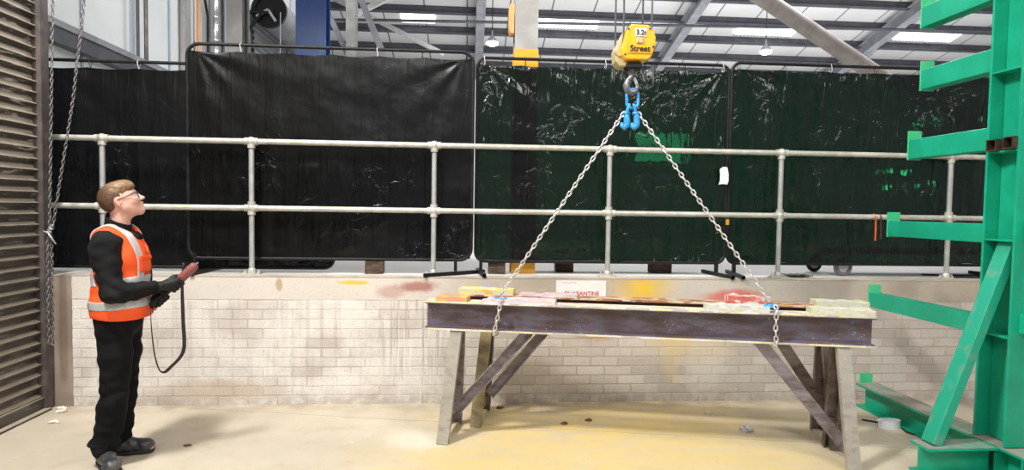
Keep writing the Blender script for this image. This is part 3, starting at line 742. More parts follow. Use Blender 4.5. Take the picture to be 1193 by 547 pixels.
mb = MB(); mb.box((-3.660, 8.98, 6), (.06, .05, 9.9)); mb.build('bracket_rail', M['white_panel'], du)
mb = MB(); mb.tube([(-3.596, 8.55, PZ), (-3.596, 8.55, roofz(8.55))], .022, 10); tag(mb.build('orange_pipe', M['orange_pipe'], None, 'a'), 'thin orange vertical pipe on the white wall near the shiny duct', 'pipe')
mb = MB(); mb.tube([(-3.585, 8.82, PZ), (-3.585, 8.82, 4.2), (-3.596, 8.80, 4.3), (-3.596, 8.4, 5.2), (-3.596, 8.3, 11)], .016, 8); tag(mb.build('black_cable', M['black_metal'], None, 'a'), 'black cable climbing the white wall beside the orange pipe', 'cable')
for lab, y, r, m in (('dark vertical conduit on the white wall, the nearer of the pair', 6.95, .018, 'purlin'), ('dark vertical conduit on the white wall, the farther of the pair', 7.12, .022, 'guide')):
    mb = MB(); mb.tube([(-3.553, y, 3.1), (-3.553, y, 11.5)], r, 8); tag(mb.build('conduit', M[m], None, 'a'), lab, 'pipe', 'conduits on the white wall')
mb = MB(); mb.box((-3.606, 8.2, 7.2), (.06, .18, 8.3)); tag(mb.build('wall_post', M['grey_col']), 'flat grey post on the white wall left of the orange pipe', 'post')
rs = thing('wall_roller_shutter', 'small grey roller shutter with round drum end beside the blue column', 'shutter', (-3.521, 11.2, PZ))
mb = MB(); z = PZ; prof = []
while z < 4.7: prof += [(-3.617, z), (-3.580, z + .03), (-3.580, z + .07), (-3.617, z + .095)]; z += .1
n = len(prof); mb.add([(x, y, zz) for y in (10.65, 13.2) for x, zz in prof], [(i, i + 1, n + i + 1, n + i) for i in range(n - 1)]); mb.build('curtain', M['rafter'], rs)
mb = MB(); mb.lathe([(.0, 0), (.27, 0), (.27, 2.6), (0, 2.6)], (-3.308, 10.6, 4.83), 28, 'Y'); dr = mb.build('drum', M['rafter'], rs, 'a')
mb = MB(); mb.lathe([(.0, -.03), (.08, -.05), (.08, -.02), (.22, -.02), (.22, -.05), (.285, -.05), (.285, .02), (0, .02)], (-3.308, 10.57, 4.83), 28, 'Y'); mb.build('drum_end', M['black_metal'], dr, 'a')
mb = MB()
for a in (.3, 1.9): mb.rect((-3.308, 10.5, 4.83), (-3.308 + .22 * math.cos(a + 3.4), 10.5, 4.83 + .22 * math.sin(a + 3.4)), .04, .02, (0, 1, 0))
mb.build('spoke_bracket', M['galv'], dr)
mb = MB(); mb.box((-3.468, 10.5, 4.78), (.34, .05, .04)); mb.rect((-3.649, 10.5, 4.45), (-3.414, 10.5, 4.76), .04, .04, (0, 1, 0)); mb.build('support_bracket', M['black_metal'], rs)
mb = MB(); mb.tube([(-3.116, 10.52, 4.8), (-3.126, 10.52, 3.6), (-3.148, 10.52, 2.4)], .008, 6); mb.build('pull_chain', M['galv'], rs)
# far hall steel
mb = MB(); mb.isec((-2.53, 13.6, PZ), (-2.53, 13.6, roofz(13.6) - .1), .28, .20, .012, .02, (0, 1, 0)); tag(mb.build('far_column', M['grey_col']), 'grey steel column far back right beside the blue column', 'column')
def brace(lab, p0, p1, w, m='rafter'):
    mb = MB(); mb.rect(p0, p1, w, w); tag(mb.build('roof_brace', M[m]), lab, 'brace', 'steel braces in the far roof')
brace('dark slanting brace between blue column and far grey column', (-3.3, 13.7, 6.3), (-2.2, 13.7, 4.0), .11)
brace('slanting grey brace just right of the far grey column', (-2.5, 14.2, 6.4), (-1.75, 14.2, 4.6), .14)
brace('pale thin diagonal brace under the roof left of the first rooflight', (-4.2, 19.5, 8.0), (-.8, 19.5, 6.4), .13, 'galv')
brace('pale diagonal brace rising to upper left corner of far roof', (-3.1, 16.5, 6.55), (-.6, 16.5, 7.9), .12, 'galv')
mb = MB(); mb.tube([(-1.85, 12, 10.38), (6.4, 12, 5.517), (8.3, 12, 4.40), (13.95, 12, 1.06)], .165, 18); tag(mb.build('raking_tube', simple('dusty raking tube', (.31, .275, .26), .6, 0, (.25, .22, .205), 4), None, 'a'), 'thick grey round tube slanting down across the roof at upper right', 'tube')
mb = MB(); mb.tube([(-14, 19, 6.85), (-2.77, 19, 7.23), (16.7, 19, 7.58), (27, 19, 7.75)], .045, 8); tag(mb.build('conduit_run', M['purlin'], None, 'a'), 'long thin dark conduit running level under the far roof', 'pipe')
def bay_lamp(lab, x, y, z, power):
    t = thing('high_bay_lamp', lab, 'lamp', (x, y, z), 0, 'round lamps hanging in the far hall')
    mb = MB(); mb.lathe([(.15, 0), (.145, .03), (.12, .09), (.07, .16), (.03, .20), (.015, .34), (0, .34)], (x, y, z), 20); mb.build('housing', M['rafter'], t, 'a')
    mb = MB(); mb.lathe([(.0, -.05), (.10, -.04), (.155, .0), (.155, .03)], (x, y, z), 20); mb.build('diffuser', M['lamp_on'], t, 'a')
    mb = MB(); mb.tube([(x, y, z + .33), (x, y, roofz(y))], .012, 6); mb.build('cord', M['black_metal'], t)
bay_lamp('bright round lamp hanging left of the yellow banded column', .58, 16, 5.85, 0)
bay_lamp('bright round lamp hanging right of the yellow hook block', 7.86, 16, 5.87, 0)
for lab, x, z in (('green-tinted lamp glowing through right screen, topmost', 18.79, 5.36), ('lamp glowing through right screen, upper left of the lower four', 17.27, 3.40), ('lamp glowing through right screen, upper right of the lower four', 18.19, 3.31), ('lamp glowing through right screen, lower left', 17.41, 2.68), ('lamp glowing through right screen, lower right', 18.83, 2.77)):
    t = thing('far_wall_lamp', lab, 'lamp', (x, 25.5, z), 0, 'lamps on the far wall seen through the right screen')
    mb = MB(); mb.bevbox((x, 25.47, z), (.34, .06, .26), .02); mb.build('housing', M['rafter'], t)
    mb = MB(); mb.bevbox((x, 25.43, z), (.26, .04, .18), .015); mb.build('lens', M['lamp_on'], t)
mb = MB(); mb.box((7.75, 25.47, 4.2), (2.1, .06, 1.3)); w5 = struct(mb, 'window_5', emit('daylight pane', (1, 1, 1), 8))
mb = MB()
for x in (6.7, 7.4, 8.1, 8.8): mb.box((x, 25.43, 4.2), (.08, .06, 1.36))
for z in (3.55, 4.2, 4.85): mb.box((7.75, 25.43, z), (2.18, .06, .08))
mb.build('window_frame', M['rafter'], w5)
# ------------------------------------------------------------------ steel trestles
TA = math.atan2(-.208, .978)
def crust_bm(mb, a0, a1, n0, n1, z, h, seed):
    nx = max(6, int((a1 - a0) / .02)); ny = 4; bm = bmesh.new()
    bmesh.ops.create_cube(bm, size=1); bmesh.ops.subdivide_edges(bm, edges=bm.edges[:], cuts=2)
    bm.free(); bm = bmesh.new()
    tops = []; bots = []
    for i in range(nx + 1):
        for j in range(ny + 1):
            a = a0 + (a1 - a0) * i / nx; q = n0 + (n1 - n0) * j / ny
            hh = h * (.86 + .22 * noise.noise(V((a * 18, q * 25, seed))))
            if noise.noise(V((a * 9, seed * 3.3, 5))) > .46: hh *= .45
            a += .006 * noise.noise(V((q * 40, seed, 1))) if i in (0, nx) else 0
            tops.append(bm.verts.new((a, q, z + max(hh, .006)))); bots.append(bm.verts.new((a, q, z - .001)))
    w = ny + 1
    for i in range(nx):
        for j in range(ny):
            k = i * w + j
            bm.faces.new([tops[k], tops[k + w], tops[k + w + 1], tops[k + 1]]); bm.faces.new([bots[k], bots[k + 1], bots[k + w + 1], bots[k + w]])
    loop = [i * w for i in range(nx + 1)] + [nx * w + j for j in range(1, ny + 1)] + [i * w + ny for i in range(nx - 1, -1, -1)] + [j for j in range(ny - 1, 0, -1)]
    for k in range(len(loop)):
        i, j = loop[k], loop[(k + 1) % len(loop)]; bm.faces.new([tops[i], bots[i], bots[j], tops[j]])
    mb.bm(bm)
def trestle(label, base, Lg, zt, crusts, mats, fr, web, topm, botm, braces):
    t = thing('steel_trestle', label, 'trestle', (base[0], base[1], 0), TA, 'steel trestles on the floor')
    h, b = .203, .146; zb = zt - h
    mb = MB(); mb.isec((0, 0, zt - h / 2), (Lg, 0, zt - h / 2), h - .016, b - .004, .008, .01)
    bmn = mb.build('beam', M[web], t, world=False)
    mb = MB(); mb.bevbox((Lg / 2, 0, zt - .006), (Lg, b, .013), .002); mb.build('top_flange', M[topm], bmn, world=False)
    mb = MB(); mb.bevbox((Lg / 2, 0, zb + .006), (Lg + .015, b + .01, .013), .002); mb.build('bottom_flange', M[botm], bmn, world=False)
    for i, (a0, a1, n0, n1, hh, m) in enumerate(crusts):
        mb = MB(); crust_bm(mb, a0, a1, n0, n1, zt, hh, i + fr[0] * 10); mb.build('paint_crust', M[m], bmn, world=False)
    for q, (af, at_, nf, nr, br0, br1) in enumerate(((.17, .225, fr[0], fr[1], *[(p[0], p[1] if p[1] else zb) for p in braces[0]]), (Lg - fr[2], Lg - fr[2] - .035, fr[0], fr[1], *[(p[0], p[1] if p[1] else zb) for p in braces[1]]))):
        for n0, mm in ((nf, mats[q * 2]), (nr, mats[q * 2 + 1])):
            mb = MB(); nt_ = .045 * (1 if n0 > 0 else -1)
            mb.chan((af, n0, 0), (at_, nt_, zb), .082, .042, .007, (1, 0, 0) if n0 < 0 else (-1, 0, 0)); mb.build('leg', M[mm], t, world=False)
        mb = MB(); mb.rect((af, nf * .86 + .02, .10), (af, nr * .86 - .02, .10), .04, .05); mb.build('cross_rail', M['leg_brown' if fr[0] < -.19 else 'leg_yellow'], t, world=False)
        mb = MB(); d = 1 if q == 0 else -1
        mb.chan((br0[0], -.01, br0[1]), (br1[0], -.01, br1[1] + .002), .075, .040, .007, (0, 0, 1)); mb.build('knee_brace', M['leg_purple' if q == 0 else mats[4]], t, world=False)
    return t
A0 = V((-.295 + .208 * .073, 4.35 + .978 * .073))
trestle('front steel trestle with dark purplish beam, two knee braces and chains hung over it', A0, 2.986, .968,
        [(.08, .30, -.07, .06, .038, 'crust_orange'), (.40, .92, -.06, .065, .032, 'crust_pink'), (1.93, 2.33, -.068, .06, .045, 'crust_white'), (2.60, 2.98, -.072, .068, .045, 'crust_lime')],
        ('leg_pale', 'leg_purple', 'leg_pale', 'leg_brown', 'leg_purple'), (-.20, .22, .155), 'web', 'edge_pale', 'edge_pale', (((.21, .165), (.735, 0)), ((2.826, .118), (2.285, 0))))
B0 = V((-.05, 4.735))
trestle('rear steel trestle with rusty brown beam, nearest the brick wall', B0, 2.94, .972,
        [(0, .42, -.07, .065, .05, 'crust_yellow'), (.47, .90, -.05, .07, .020, 'crust_pink'), (1.98, 2.27, -.07, .06, .06, 'crust_red'), (2.58, 2.93, -.07, .068, .042, 'crust_lime')],
        ('leg_yellow', 'leg_brown', 'leg_brown', 'leg_brown', 'leg_brown'), (-.19, .20, .24), 'web_brown', 'edge_rust', 'edge_rust', (((.24, .19), (.715, 0)), ((2.735, .145), (2.32, 0))))

# ------------------------------------------------------------------ chains, hook block
def link_geom(mb, c, t, side, L, Wd, r, nseg=14, n=6):
    """one oval link centred at c, long axis t, lying in the plane (t, side)"""
    pts = []; hl = (L - Wd) / 2; R = Wd / 2 - r
    for i in range(nseg):
        a = 2 * PI * i / nseg; x = R * math.cos(a); y = R * math.sin(a) + (hl if math.sin(a) >= 0 else -hl)
        pts.append(c + t * y + side * x)
    mb.tube(pts, r, n, closed=True)
def chain(mb, path, L, Wd, r, nseg=14, n=6, twist=.4):
    path = [V(p) for p in path]; seg = [(path[i + 1] - path[i]).length for i in range(len(path) - 1)]; tot = sum(seg)
    pitch = L - 2 * r; N = max(2, int(round(tot / pitch)))
    for i in range(N):
        s = (i + .5) * tot / N; k = 0
        while k < len(seg) - 1 and s > seg[k]: s -= seg[k]; k += 1
        t = (path[k + 1] - path[k]).normalized(); c = path[k] + t * s
        a = t.cross(V((0, 1, 0.02))).normalized(); b_ = t.cross(a).normalized()
        w = twist + (PI / 2 if i % 2 else 0)
        link_geom(mb, c, t, a * math.cos(w) + b_ * math.sin(w), L, Wd, r, nseg, n)
def loc(a, n, z): return (A0.x + .978 * a + .208 * n, A0.y - .208 * a + .978 * n, z)
HX, HY = 1.125, 4.22
sl = thing('chain_sling', 'two-leg steel lifting chain with blue hooks running from the crane hook to the front beam', 'chain sling', (HX, HY, 2.45))
mb = MB(); link_geom(mb, V((HX + .005, HY, 2.40)), V((0, .05, 1)).normalized(), V((1, 0, 0)), .155, .105, .011, 20, 8); ml = mb.build('master_link', M['hook_blue'], sl, 'all')
ends = []
for s, hx in ((-1, -.040), (1, .030)):
    c = V((HX + hx, HY - .01, 2.285)); mb = MB()
    # shortening hook: eye shackle on top, broad body, hooked tip curling up
    link_geom(mb, c + V((-s * .012, 0, .045)), V((-s * .25, 0, 1)).normalized(), V((0, 1, 0)), .075, .05, .010, 14, 8)
    body = [(c.x + x * 1.0, c.y, c.z + z) for x, z in ((0, .02), (.004, -.01), (.008, -.045), (.004, -.072), (-.012, -.086), (-.028, -.074), (-.030, -.052))]
    mb.tube(body, [.017, .021, .023, .022, .020, .016, .009], 12)
    mb.bevbox((c.x, c.y, c.z + .012), (.05, .038, .034), .008)
    mb.build('shortening_hook', M['hook_blue'], sl, 'all')
    ends.append(c + V((s * .012, 0, .02)))
for e, (a, top) in zip(ends, ((.53, 1.015), (2.352, 1.03))):
    p = V(loc(a, .02, top))
    mb = MB(); chain(mb, [e, p], .0475, .033, .0056, 14, 7); mb.build('chain_leg', M['chain_steel'], sl, 'all')
    q = V(loc(a + .0, -.02, top - .025))
    mb = MB(); d = V((.978, -.208, 0))
    link_geom(mb, q + V((0, 0, .0)), d, V((.2, .95, .25)).normalized(), .105, .05, .011, 14, 8); mb.bevbox(q, (.06, .035, .028), .008, Matrix.Rotation(TA, 3, 'Z')); mb.build('choker_clutch', M['hook_blue'], sl, 'all')
    wrap = [V(loc(a + .02, -.045, top - .01)), V(loc(a + .015, -.088, .978)), V(loc(a - .005 if a < 1 else a + .012, -.092, .87)), V(loc(a - .03 if a < 1 else a + .02, -.092, .757)), V(loc(a - .01 if a < 1 else a + .01, -.05, .748))]
    mb = MB(); chain(mb, wrap, .0475, .033, .0056, 14, 7); mb.build('wrapped_chain', M['chain_steel'], sl, 'all')

hb = thing('crane_hook_block', 'yellow crane hook block with load plate and dark hook hanging on wire ropes', 'hook block', (HX, HY, 2.62))
k = .00595
def hp(x, y): return (HX + (x - 738) * k, 2.622 + (76.5 - y) * k)
front = [hp(*q) for q in ((731.5, 32.5), (752.5, 32.5), (757.5, 38.5), (760.8, 46), (760.5, 54), (758.8, 61), (756, 68), (752, 71.8), (726.5, 71.8), (722.8, 67), (721.5, 60), (724.5, 52), (726, 42))]
mb = MB(); mb.plate(front, HY - .085, HY - .02); mb.build('front_cover', M['hoist_yellow'], hb, bevel=.007)
back = [hp(*q) for q in ((729, 34), (748, 34), (755, 42), (756, 58), (750, 74), (745, 77.5), (722, 77.5), (717.5, 72), (716, 60), (720, 50))]
mb = MB(); mb.plate(back, HY - .02, HY + .10); mb.build('rear_housing', M['hoist_cream'], hb, bevel=.008)
mb = MB(); c = hp(721, 62); mb.lathe([(0, -.03), (.026, -.03), (.03, -.02), (.03, .02), (0, .02)], (c[0], HY + .0, c[1]), 16, 'Y'); mb.build('sheave_cap', M['hoist_cream'], hb, 'a')
mb = MB(); x0, z0 = hp(743.2, 41.5); mb.bevbox((x0, HY - .087, z0), (.082, .006, .055), .002); pl = mb.build('capacity_plate', M['plate_white'], hb)
text_part('3.2t', .046, 'lettering', M['ink'], pl, (x0, HY - .0925, z0 - .002), .001, .0009)
x0, z0 = hp(742.2, 60.2); mb = MB(); mb.bevbox((x0, HY - .087, z0), (.170, .006, .062), .002); mb.box((x0, HY - .0885, z0), (.15, .006, .05)); mb.mi[-6:] = [1] * 6
pl = mb.build('name_plate', [M['plate_orange'], M['hoist_yellow']], hb)
text_part('Street', .056, 'lettering', M['ink'], pl, (x0, HY - .0945, z0 + .001), .001, .0010)
x0, z0 = hp(742, 50.8); mb = MB(); mb.lathe([(0, -.016), (.018, -.016), (.022, 0), (.026, 0), (.026, .004)], (x0, HY - .086, z0), 14, 'Y')
for s in (-1, 1): mb.ball((x0 + s * .016, HY - .09, z0 + .012 * s), .008, 8)
mb.build('pivot_bolt', M['hoist_cream'], hb, 'a')
for q in ((725.5, 66.5), (758, 57), (729, 38), (753.5, 37)):
    x0, z0 = hp(*q); mb = MB(); mb.lathe([(0, -.006), (.006, -.006), (.007, 0)], (x0, HY - .084, z0), 8, 'Y'); mb.build('cover_screw', M['ink'], hb)
mb = MB(); x0, z0 = hp(738.5, 77.2); mb.bevbox((x0, HY, z0), (.11, .10, .045), .01); mb.build('crosshead', M['rubber'], hb)
mb = MB(); mb.lathe([(.022, .0), (.022, .05), (.030, .055), (.030, .07)], (HX, HY, 2.555), 14); hk = [(0, 2.565), (0, 2.535), (.022, 2.51), (.034, 2.48), (.026, 2.447), (0, 2.432), (-.028, 2.440), (-.042, 2.466), (-.040, 2.492)]
hk = [(0, 2.575), (-.006, 2.545), (-.030, 2.52), (-.040, 2.488), (-.030, 2.455), (0, 2.440), (.028, 2.452), (.038, 2.478), (.036, 2.505)]
mb.tube([(HX + x, HY, z) for x, z in hk], [.018, .02, .023, .025, .026, .025, .021, .016, .008], 12); mb.build('hook', M['hook_steel'], hb, 'all')
mb = MB(); mb.rect((HX + .012, HY, 2.545), (HX + .036, HY, 2.495), .02, .006, (0, 1, 0)); mb.build('safety_latch', M['galv'], hb)
for x, y in ((717.5, .06), (723.5, -.03), (753.5, .06), (760, -.03)):
    x0, _ = hp(x, 40); mb = MB(); mb.tube([(x0 + (.012 if x < 738 else -.012), HY + y, 2.70), (x0, HY + y, 6.02)], .0065, 7); mb.build('wire_rope', M['rope'], hb, 'a')
gd = thing('crane_girder', 'overhead crane girder above the frame that carries the wire ropes', 'crane', (2.0, HY, 6.0))
mb = MB(); mb.isec((-3.37, HY + .015, 6.3), (9.0, HY + .015, 6.3), .5, .3, .015, .025); mb.build('beam', M['yellow_band'], gd)
mb = MB(); mb.bevbox((HX, HY + .015, 6.03), (.45, .28, .06), .01); mb.build('rope_drum_frame', M['hoist_yellow'], gd)

# hand chain of the roller shutter
hc = thing('hand_chain', 'grey hand chain hanging beside the roller shutter, knotted half way and looped near the floor', 'chain', (-3.16, 4.93, 1.4))
for nm, path in (('long_strand', [(-3.12, 4.93, 3.6), (-3.185, 4.93, 1.42)]), ('slanting_strand', [(-2.85, 4.93, 3.6), (-3.00, 4.93, 2.4), (-3.165, 4.93, 1.42)]), ('hanging_loop', [(-3.195, 4.92, 1.42), (-3.20, 4.92, .70), (-3.195, 4.92, .54), (-3.175, 4.92, .53), (-3.165, 4.92, .70), (-3.168, 4.92, 1.40)])):
    mb = MB(); chain(mb, path, .040, .026, .0042, 10, 5, .6); mb.build(nm, M['dull_chain'], hc, 'all')
mb = MB()
for i in range(4): link_geom(mb, V((-3.18 + .008 * i, 4.91, 1.40 + .014 * i)), V((math.cos(i * 1.3), .3, math.sin(i * 1.3))).normalized(), V((0, 1, .2)).normalized(), .045, .028, .0045, 10, 5)
mb.tube([(-3.21, 4.90, 1.405), (-3.17, 4.89, 1.39), (-3.11, 4.88, 1.31)], .006, 6); mb.build('knot_tie', M['galv'], hc, 'all')
# ------------------------------------------------------------------ green cantilever rack
rk = thing('cantilever_rack', 'tall green steel cantilever rack at right edge with arms reaching to the wall', 'rack', (3.4, 3.6, 0))
CX = 3.42; ZT = 4.2
mb = MB(); mb.box((CX, 3.615, (ZT + .2) / 2), (.02, .2, ZT - .2)); mb.box((CX, 3.728, (ZT + .2) / 2), (.20, .018, ZT - .2)); mb.box((CX, 3.503, (ZT + .2) / 2), (.20, .018, ZT - .2)); mb.build('column', M['green'], rk)
for z in (2.53, 1.475, .875):
    mb = MB(); mb.box((CX - .055, 3.615, z), (.09, .205, .010)); mb.build('stiffener', M['green'], rk)
for i, (zt, yt, hh) in enumerate(((3.165, 4.40, .15), (2.70, 4.38, .145), (2.195, 4.48, .145), (1.575, 4.675, .122), (.972, 4.87, .118))):
    mb = MB(); mb.rect((3.40, 3.735, zt - hh / 2), (3.40, yt, zt - hh / 2), .10, hh); mb.prof([(-.045, -hh / 2 + .012), (-.05, -hh / 2), (.05, -hh / 2), (.05, -hh / 2 + .012)], (3.40, 3.735, zt - hh / 2 - .001), (3.40, yt, zt - hh / 2 - .001))
    a = mb.build('arm', M['green'], rk, bevel=.004)
    mb = MB(); mb.box((3.40, yt + .005, zt - hh / 2 + .03), (.105, .012, hh + .075)); mb.build('stop_plate', M['green_light'], a, bevel=.002)
for zt, hh in ((1.60, .118), (1.03, .12)):
    mb = MB(); mb.rect((3.42, 3.494, zt - hh / 2), (3.42, 2.9, zt - hh / 2), .10, hh); a = mb.build('arm', M['green'], rk, bevel=.004)
    mb = MB(); mb.box((3.42, 2.895, zt - hh / 2 + .03), (.105, .012, hh + .075)); mb.build('stop_plate', M['green_light'], a)
def basebeam(p0, p1, nm, h=.19, b=.16):
    mb = MB(); mb.isec(p0, p1, h, b, .012, .014); o = mb.build(nm, M['green'], rk)
    return o
BXC = 3.40
ob = basebeam((BXC, 2.6, .095), (BXC, 4.93, .095), 'base_beam', .19, .19)
mb = MB(); mb.box((BXC, 3.2 + .56, .1915), (.188, 2.33, .003)); mb.build('dusty_top', simple('dust on steel', (.30, .27, .23), .8, 0, (.16, .24, .18), 8), ob)
mb = MB(); mb.box((BXC, 4.935, .22), (.105, .012, .11)); mb.build('stop_plate', M['green_light'], ob)
for y in (3.36, 3.55, 3.69):
    mb = MB(); mb.box((BXC - .05, y, .095), (.085, .012, .162)); mb.build('gusset', M['green'], ob)
ob = basebeam((2.835, 3.59, .095), (3.30, 3.59, .095), 'side_foot', .19, .155)
mb = MB(); mb.box((3.06, 3.59, .1915), (.44, .15, .003)); mb.build('dusty_top', simple('dust on foot', (.26, .25, .22), .8, 0, (.06, .30, .20), 8), ob)
mb = MB(); mb.rect((2.925, 3.60, .193), (3.395, 3.61, 1.46), .105, .062, (0, 0, 1)); mb.build('brace', M['green_dusty'], rk, bevel=.004)
mb = MB(); mb.box((3.33, 3.52, .60), (.03, .06, .8)); 
for y, z in ((3.665, 2.071), (3.545, 2.076)):
    mb = MB(); mb.sqtube((3.285, y, z), (3.41, y, z), .072, .006); mb.build('tube_socket', M['rust_dark'], rk)
mb = MB(); mb.box((CX - .06, 3.605, 2.028), (.085, .205, .012)); mb.build('socket_shelf', M['green'], rk)

# ------------------------------------------------------------------ sign and floor litter
sg = thing('quarantine_sign', 'white sheet sign with red lettering fixed to the coping behind the beams', 'sign', (.958, WY, .965))
mb = MB(); mb.box((.958, WY - .003, .958), (.425, .004, .15)); mb.build('sheet', M['paper'], sg)
text_part('QUARANTINE', .047, 'lettering', M['red_ink'], sg, (.962, WY - .0055, .922), .0005, .001)
mb = MB()
for i in range(4): mb.tube([(.80 + .03 * i, WY - .0055, 1.012 + .006 * (i % 2)), (.815 + .03 * i, WY - .0055, 1.02 - .006 * (i % 2)), (.826 + .03 * i, WY - .0055, 1.012)], .0012, 4)
mb.build('scribble', M['ink'], sg)
tp = thing('plastic_band', 'white plastic band ring lying on the floor by the green rack foot', 'band', (3.22, 4.40, 0))
mb = MB(); R = []
pts = [(3.23 + .085 * math.cos(a), 4.40 + .045 * math.sin(a)) for a in [2 * PI * i / 28 for i in range(28)]]
vs = [(x + (1 if r else 0) * (3.23 - x) * .03, y + (1 if r else 0) * (4.40 - y) * .05, z) for r in (0, 1) for z in (0, .062) for x, y in pts]; n = 28
fs = []
for i in range(n):
    j = (i + 1) % n; fs += [(i, j, n + j, n + i), (2 * n + j, 2 * n + i, 3 * n + i, 3 * n + j), (i, 2 * n + i, 2 * n + j, j), (n + j, 3 * n + j, 3 * n + i, n + i)]
mb.add(vs, fs); mb.build('ring', M['tape_white'], tp, 'a')
mb = MB(); mb.box((3.14, 4.38, .066), (.05, .02, .012), Matrix.Rotation(.4, 3, 'Z')); mb.build('loose_end', M['tape_white'], tp)
mb = MB(); mb.tube([(3.12, 4.56, .008), (3.2, 4.50, .008), (3.32, 4.40, .008), (3.28, 4.28, .008), (3.38, 4.1, .008)], .007, 6); tag(mb.build('black_cable', M['rubber'], None, 'a'), 'short black cable lying on the floor by the white plastic band', 'cable')
def crumple(name, m, label, cat, c, r, seed, flat=.5, group=None):
    bm = bmesh.new(); bmesh.ops.create_icosphere(bm, subdivisions=3, radius=1)
    for q in bm.verts:
        f = .7 + .55 * noise.noise(q.co * 1.8 + V((seed, 0, 0))) + .25 * noise.noise(q.co * 5 + V((0, seed, 0)))
        q.co = V((q.co.x * f * r[0], q.co.y * f * r[1], max(q.co.z * f * r[2] * flat, -r[2] * .35) + r[2] * .35))
    mb = MB(); mb.bm(bm, c); tag(mb.build(name, M[m]), label, cat, group)
crumple('crumpled_paper', 'rag', 'crumpled grey paper lying on the floor under the beam', 'paper', (2.09, 4.36, 0), (.065, .05, .05), 1)
crumple('paint_flake', 'chip', 'pale flake lying on the floor in front of the concrete pier', 'flake', (-3.03, 4.70, 0), (.05, .035, .02), 2)
crumple('dry_leaf', 'leaf', 'brown leaf on the floor to the right of the man', 'leaf', (-1.87, 4.216, 0), (.04, .022, .012), 3)
for i, (u, lab) in enumerate((((.28, 4.93), 'small dark debris at the wall foot, behind the left trestle legs'), ((.95, 4.62), 'dark crumb of debris on yellow floor midway under the beams, left of crumpled paper'), ((.75, 4.55), 'dark crumb of debris on the yellow floor near the left knee braces'), ((1.95, 4.75), 'pale debris at the wall foot near the right end'), ((-3.12, 4.93, ), 'whitish rubble in the corner below the hand chain'), ((3.42 - .5, 4.9), 'dark debris at wall foot behind the right trestle leg'))):
    crumple('debris_crumb', 'leaf' if i not in (3, 4) else 'chip', lab, 'debris', (u[0], u[1], 0), (.035, .025, .02) if i != 4 else (.05, .04, .05), 10 + i, .8, 'bits of debris on the floor')
# ------------------------------------------------------------------ the operator
pr_ = thing('person', 'man in black clothes and orange hi-vis vest looking up and holding a crane remote', 'person', (-2.165, 4.01, 0), math.radians(15))
M['skin'] = simple('skin', (.66, .36, .285), .48, 0, (.72, .42, .335), 18)
def hair_mat():
    m, n, b, o = nt('light brown hair'); g = G(n); p = g.obj(); x, y, z = g.sep(p)
    st = g.ramp(g.noise(g.scale(p, (18, 120, 40)), 1.6, 5, .6), .38, .62)
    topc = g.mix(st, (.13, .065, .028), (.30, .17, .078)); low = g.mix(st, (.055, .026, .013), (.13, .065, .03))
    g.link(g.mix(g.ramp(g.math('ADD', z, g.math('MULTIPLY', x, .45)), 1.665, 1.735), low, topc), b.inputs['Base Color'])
    b.inputs['Roughness'].default_value = .5; g.bump(b, g.noise(g.scale(p, (30, 200, 60)), 2, 4), .35, .004); return m
M['hair'] = hair_mat()
M['cloth'] = simple('black work cloth', (.0045, .0047, .0055), .85, 0, (.008, .008, .009), 12, .2, 120, spec=.25)
M['trouser'] = simple('black trouser cloth', (.0035, .0036, .0045), .9, 0, (.006, .006, .007), 10, .2, 120, spec=.2)
M['hivis'] = simple('orange hi-vis cloth', (.95, .105, .012), .7, 0, (.88, .09, .012), 12, .15, 90)
M['reflect'] = simple('silver reflective tape', (.50, .50, .51), .45, .15, (.58, .57, .57), 30)
M['glove'] = simple('black glove', (.008, .009, .010), .6, 0, (.016, .016, .018), 40, .3, 120, spec=.3)
M['boot'] = simple('worn grey black boot leather', (.030, .032, .035), .42, 0, (.07, .07, .07), 12, .2, 60)
M['sole'] = simple('boot sole rubber', (.022, .02, .02), .7)
M['eye'] = simple('eye white', (.75, .72, .70), .2)
M['iris'] = simple('dark iris', (.04, .03, .025), .2)
M['lip'] = simple('lips', (.50, .22, .19), .5)
M['glasses'] = simple('dark glasses frame', (.03, .02, .03), .3)
def lens_mat():
    m = bpy.data.materials.new('spectacle lens'); m.use_nodes = True; n = m.node_tree; n.nodes.clear(); g = G(n)
    o = g.new('ShaderNodeOutputMaterial'); a = g.new('ShaderNodeBsdfTransparent'); b = g.new('ShaderNodeBsdfGlossy'); x = g.new('ShaderNodeMixShader')
    a.inputs[0].default_value = (.86, .86, .9, 1); b.inputs['Roughness'].default_value = .05; x.inputs[0].default_value = .08
    g.link(a.outputs[0], x.inputs[1]); g.link(b.outputs[0], x.inputs[2]); g.link(x.outputs[0], o.inputs[0]); return m
M['lens'] = lens_mat()

# head frame: pitched up, turned a little towards the load
HC = V((.0, 0, 1.645)); HR = Matrix.Rotation(math.radians(8), 3, 'Z') @ Matrix.Rotation(math.radians(-24), 3, 'Y')
def hp_(x, y, z): return tuple(HC + HR @ V((x, y, z)))
def he(c, r): return ('e', hp_(*c), r, HR)
def hcap(a, r0, b, r1): return ('c', hp_(*a), r0, hp_(*b), r1)
torso = [('e', (0, 0, 1.25), (.125, .165, .20)), ('e', (-.005, 0, 1.06), (.115, .150, .17)), ('e', (-.015, 0, .93), (.118, .162, .13)),
         ('c', (-.045, -.125, 1.40), .062, (-.01, .125, 1.40), .062)]
neck = [('c', (-.018, 0, 1.42), .060, (.004, 0, 1.58), .056)]
SR, ER, WR = (-.05, -.178, 1.375), (.012, -.236, 1.085), (.205, -.112, 1.105)
SL, EL, WL = (.0, .178, 1.375), (-.02, .235, 1.09), (.165, .03, 1.01)
armR = [('c', SR, .056, ER, .044), ('c', ER, .043, WR, .030)]
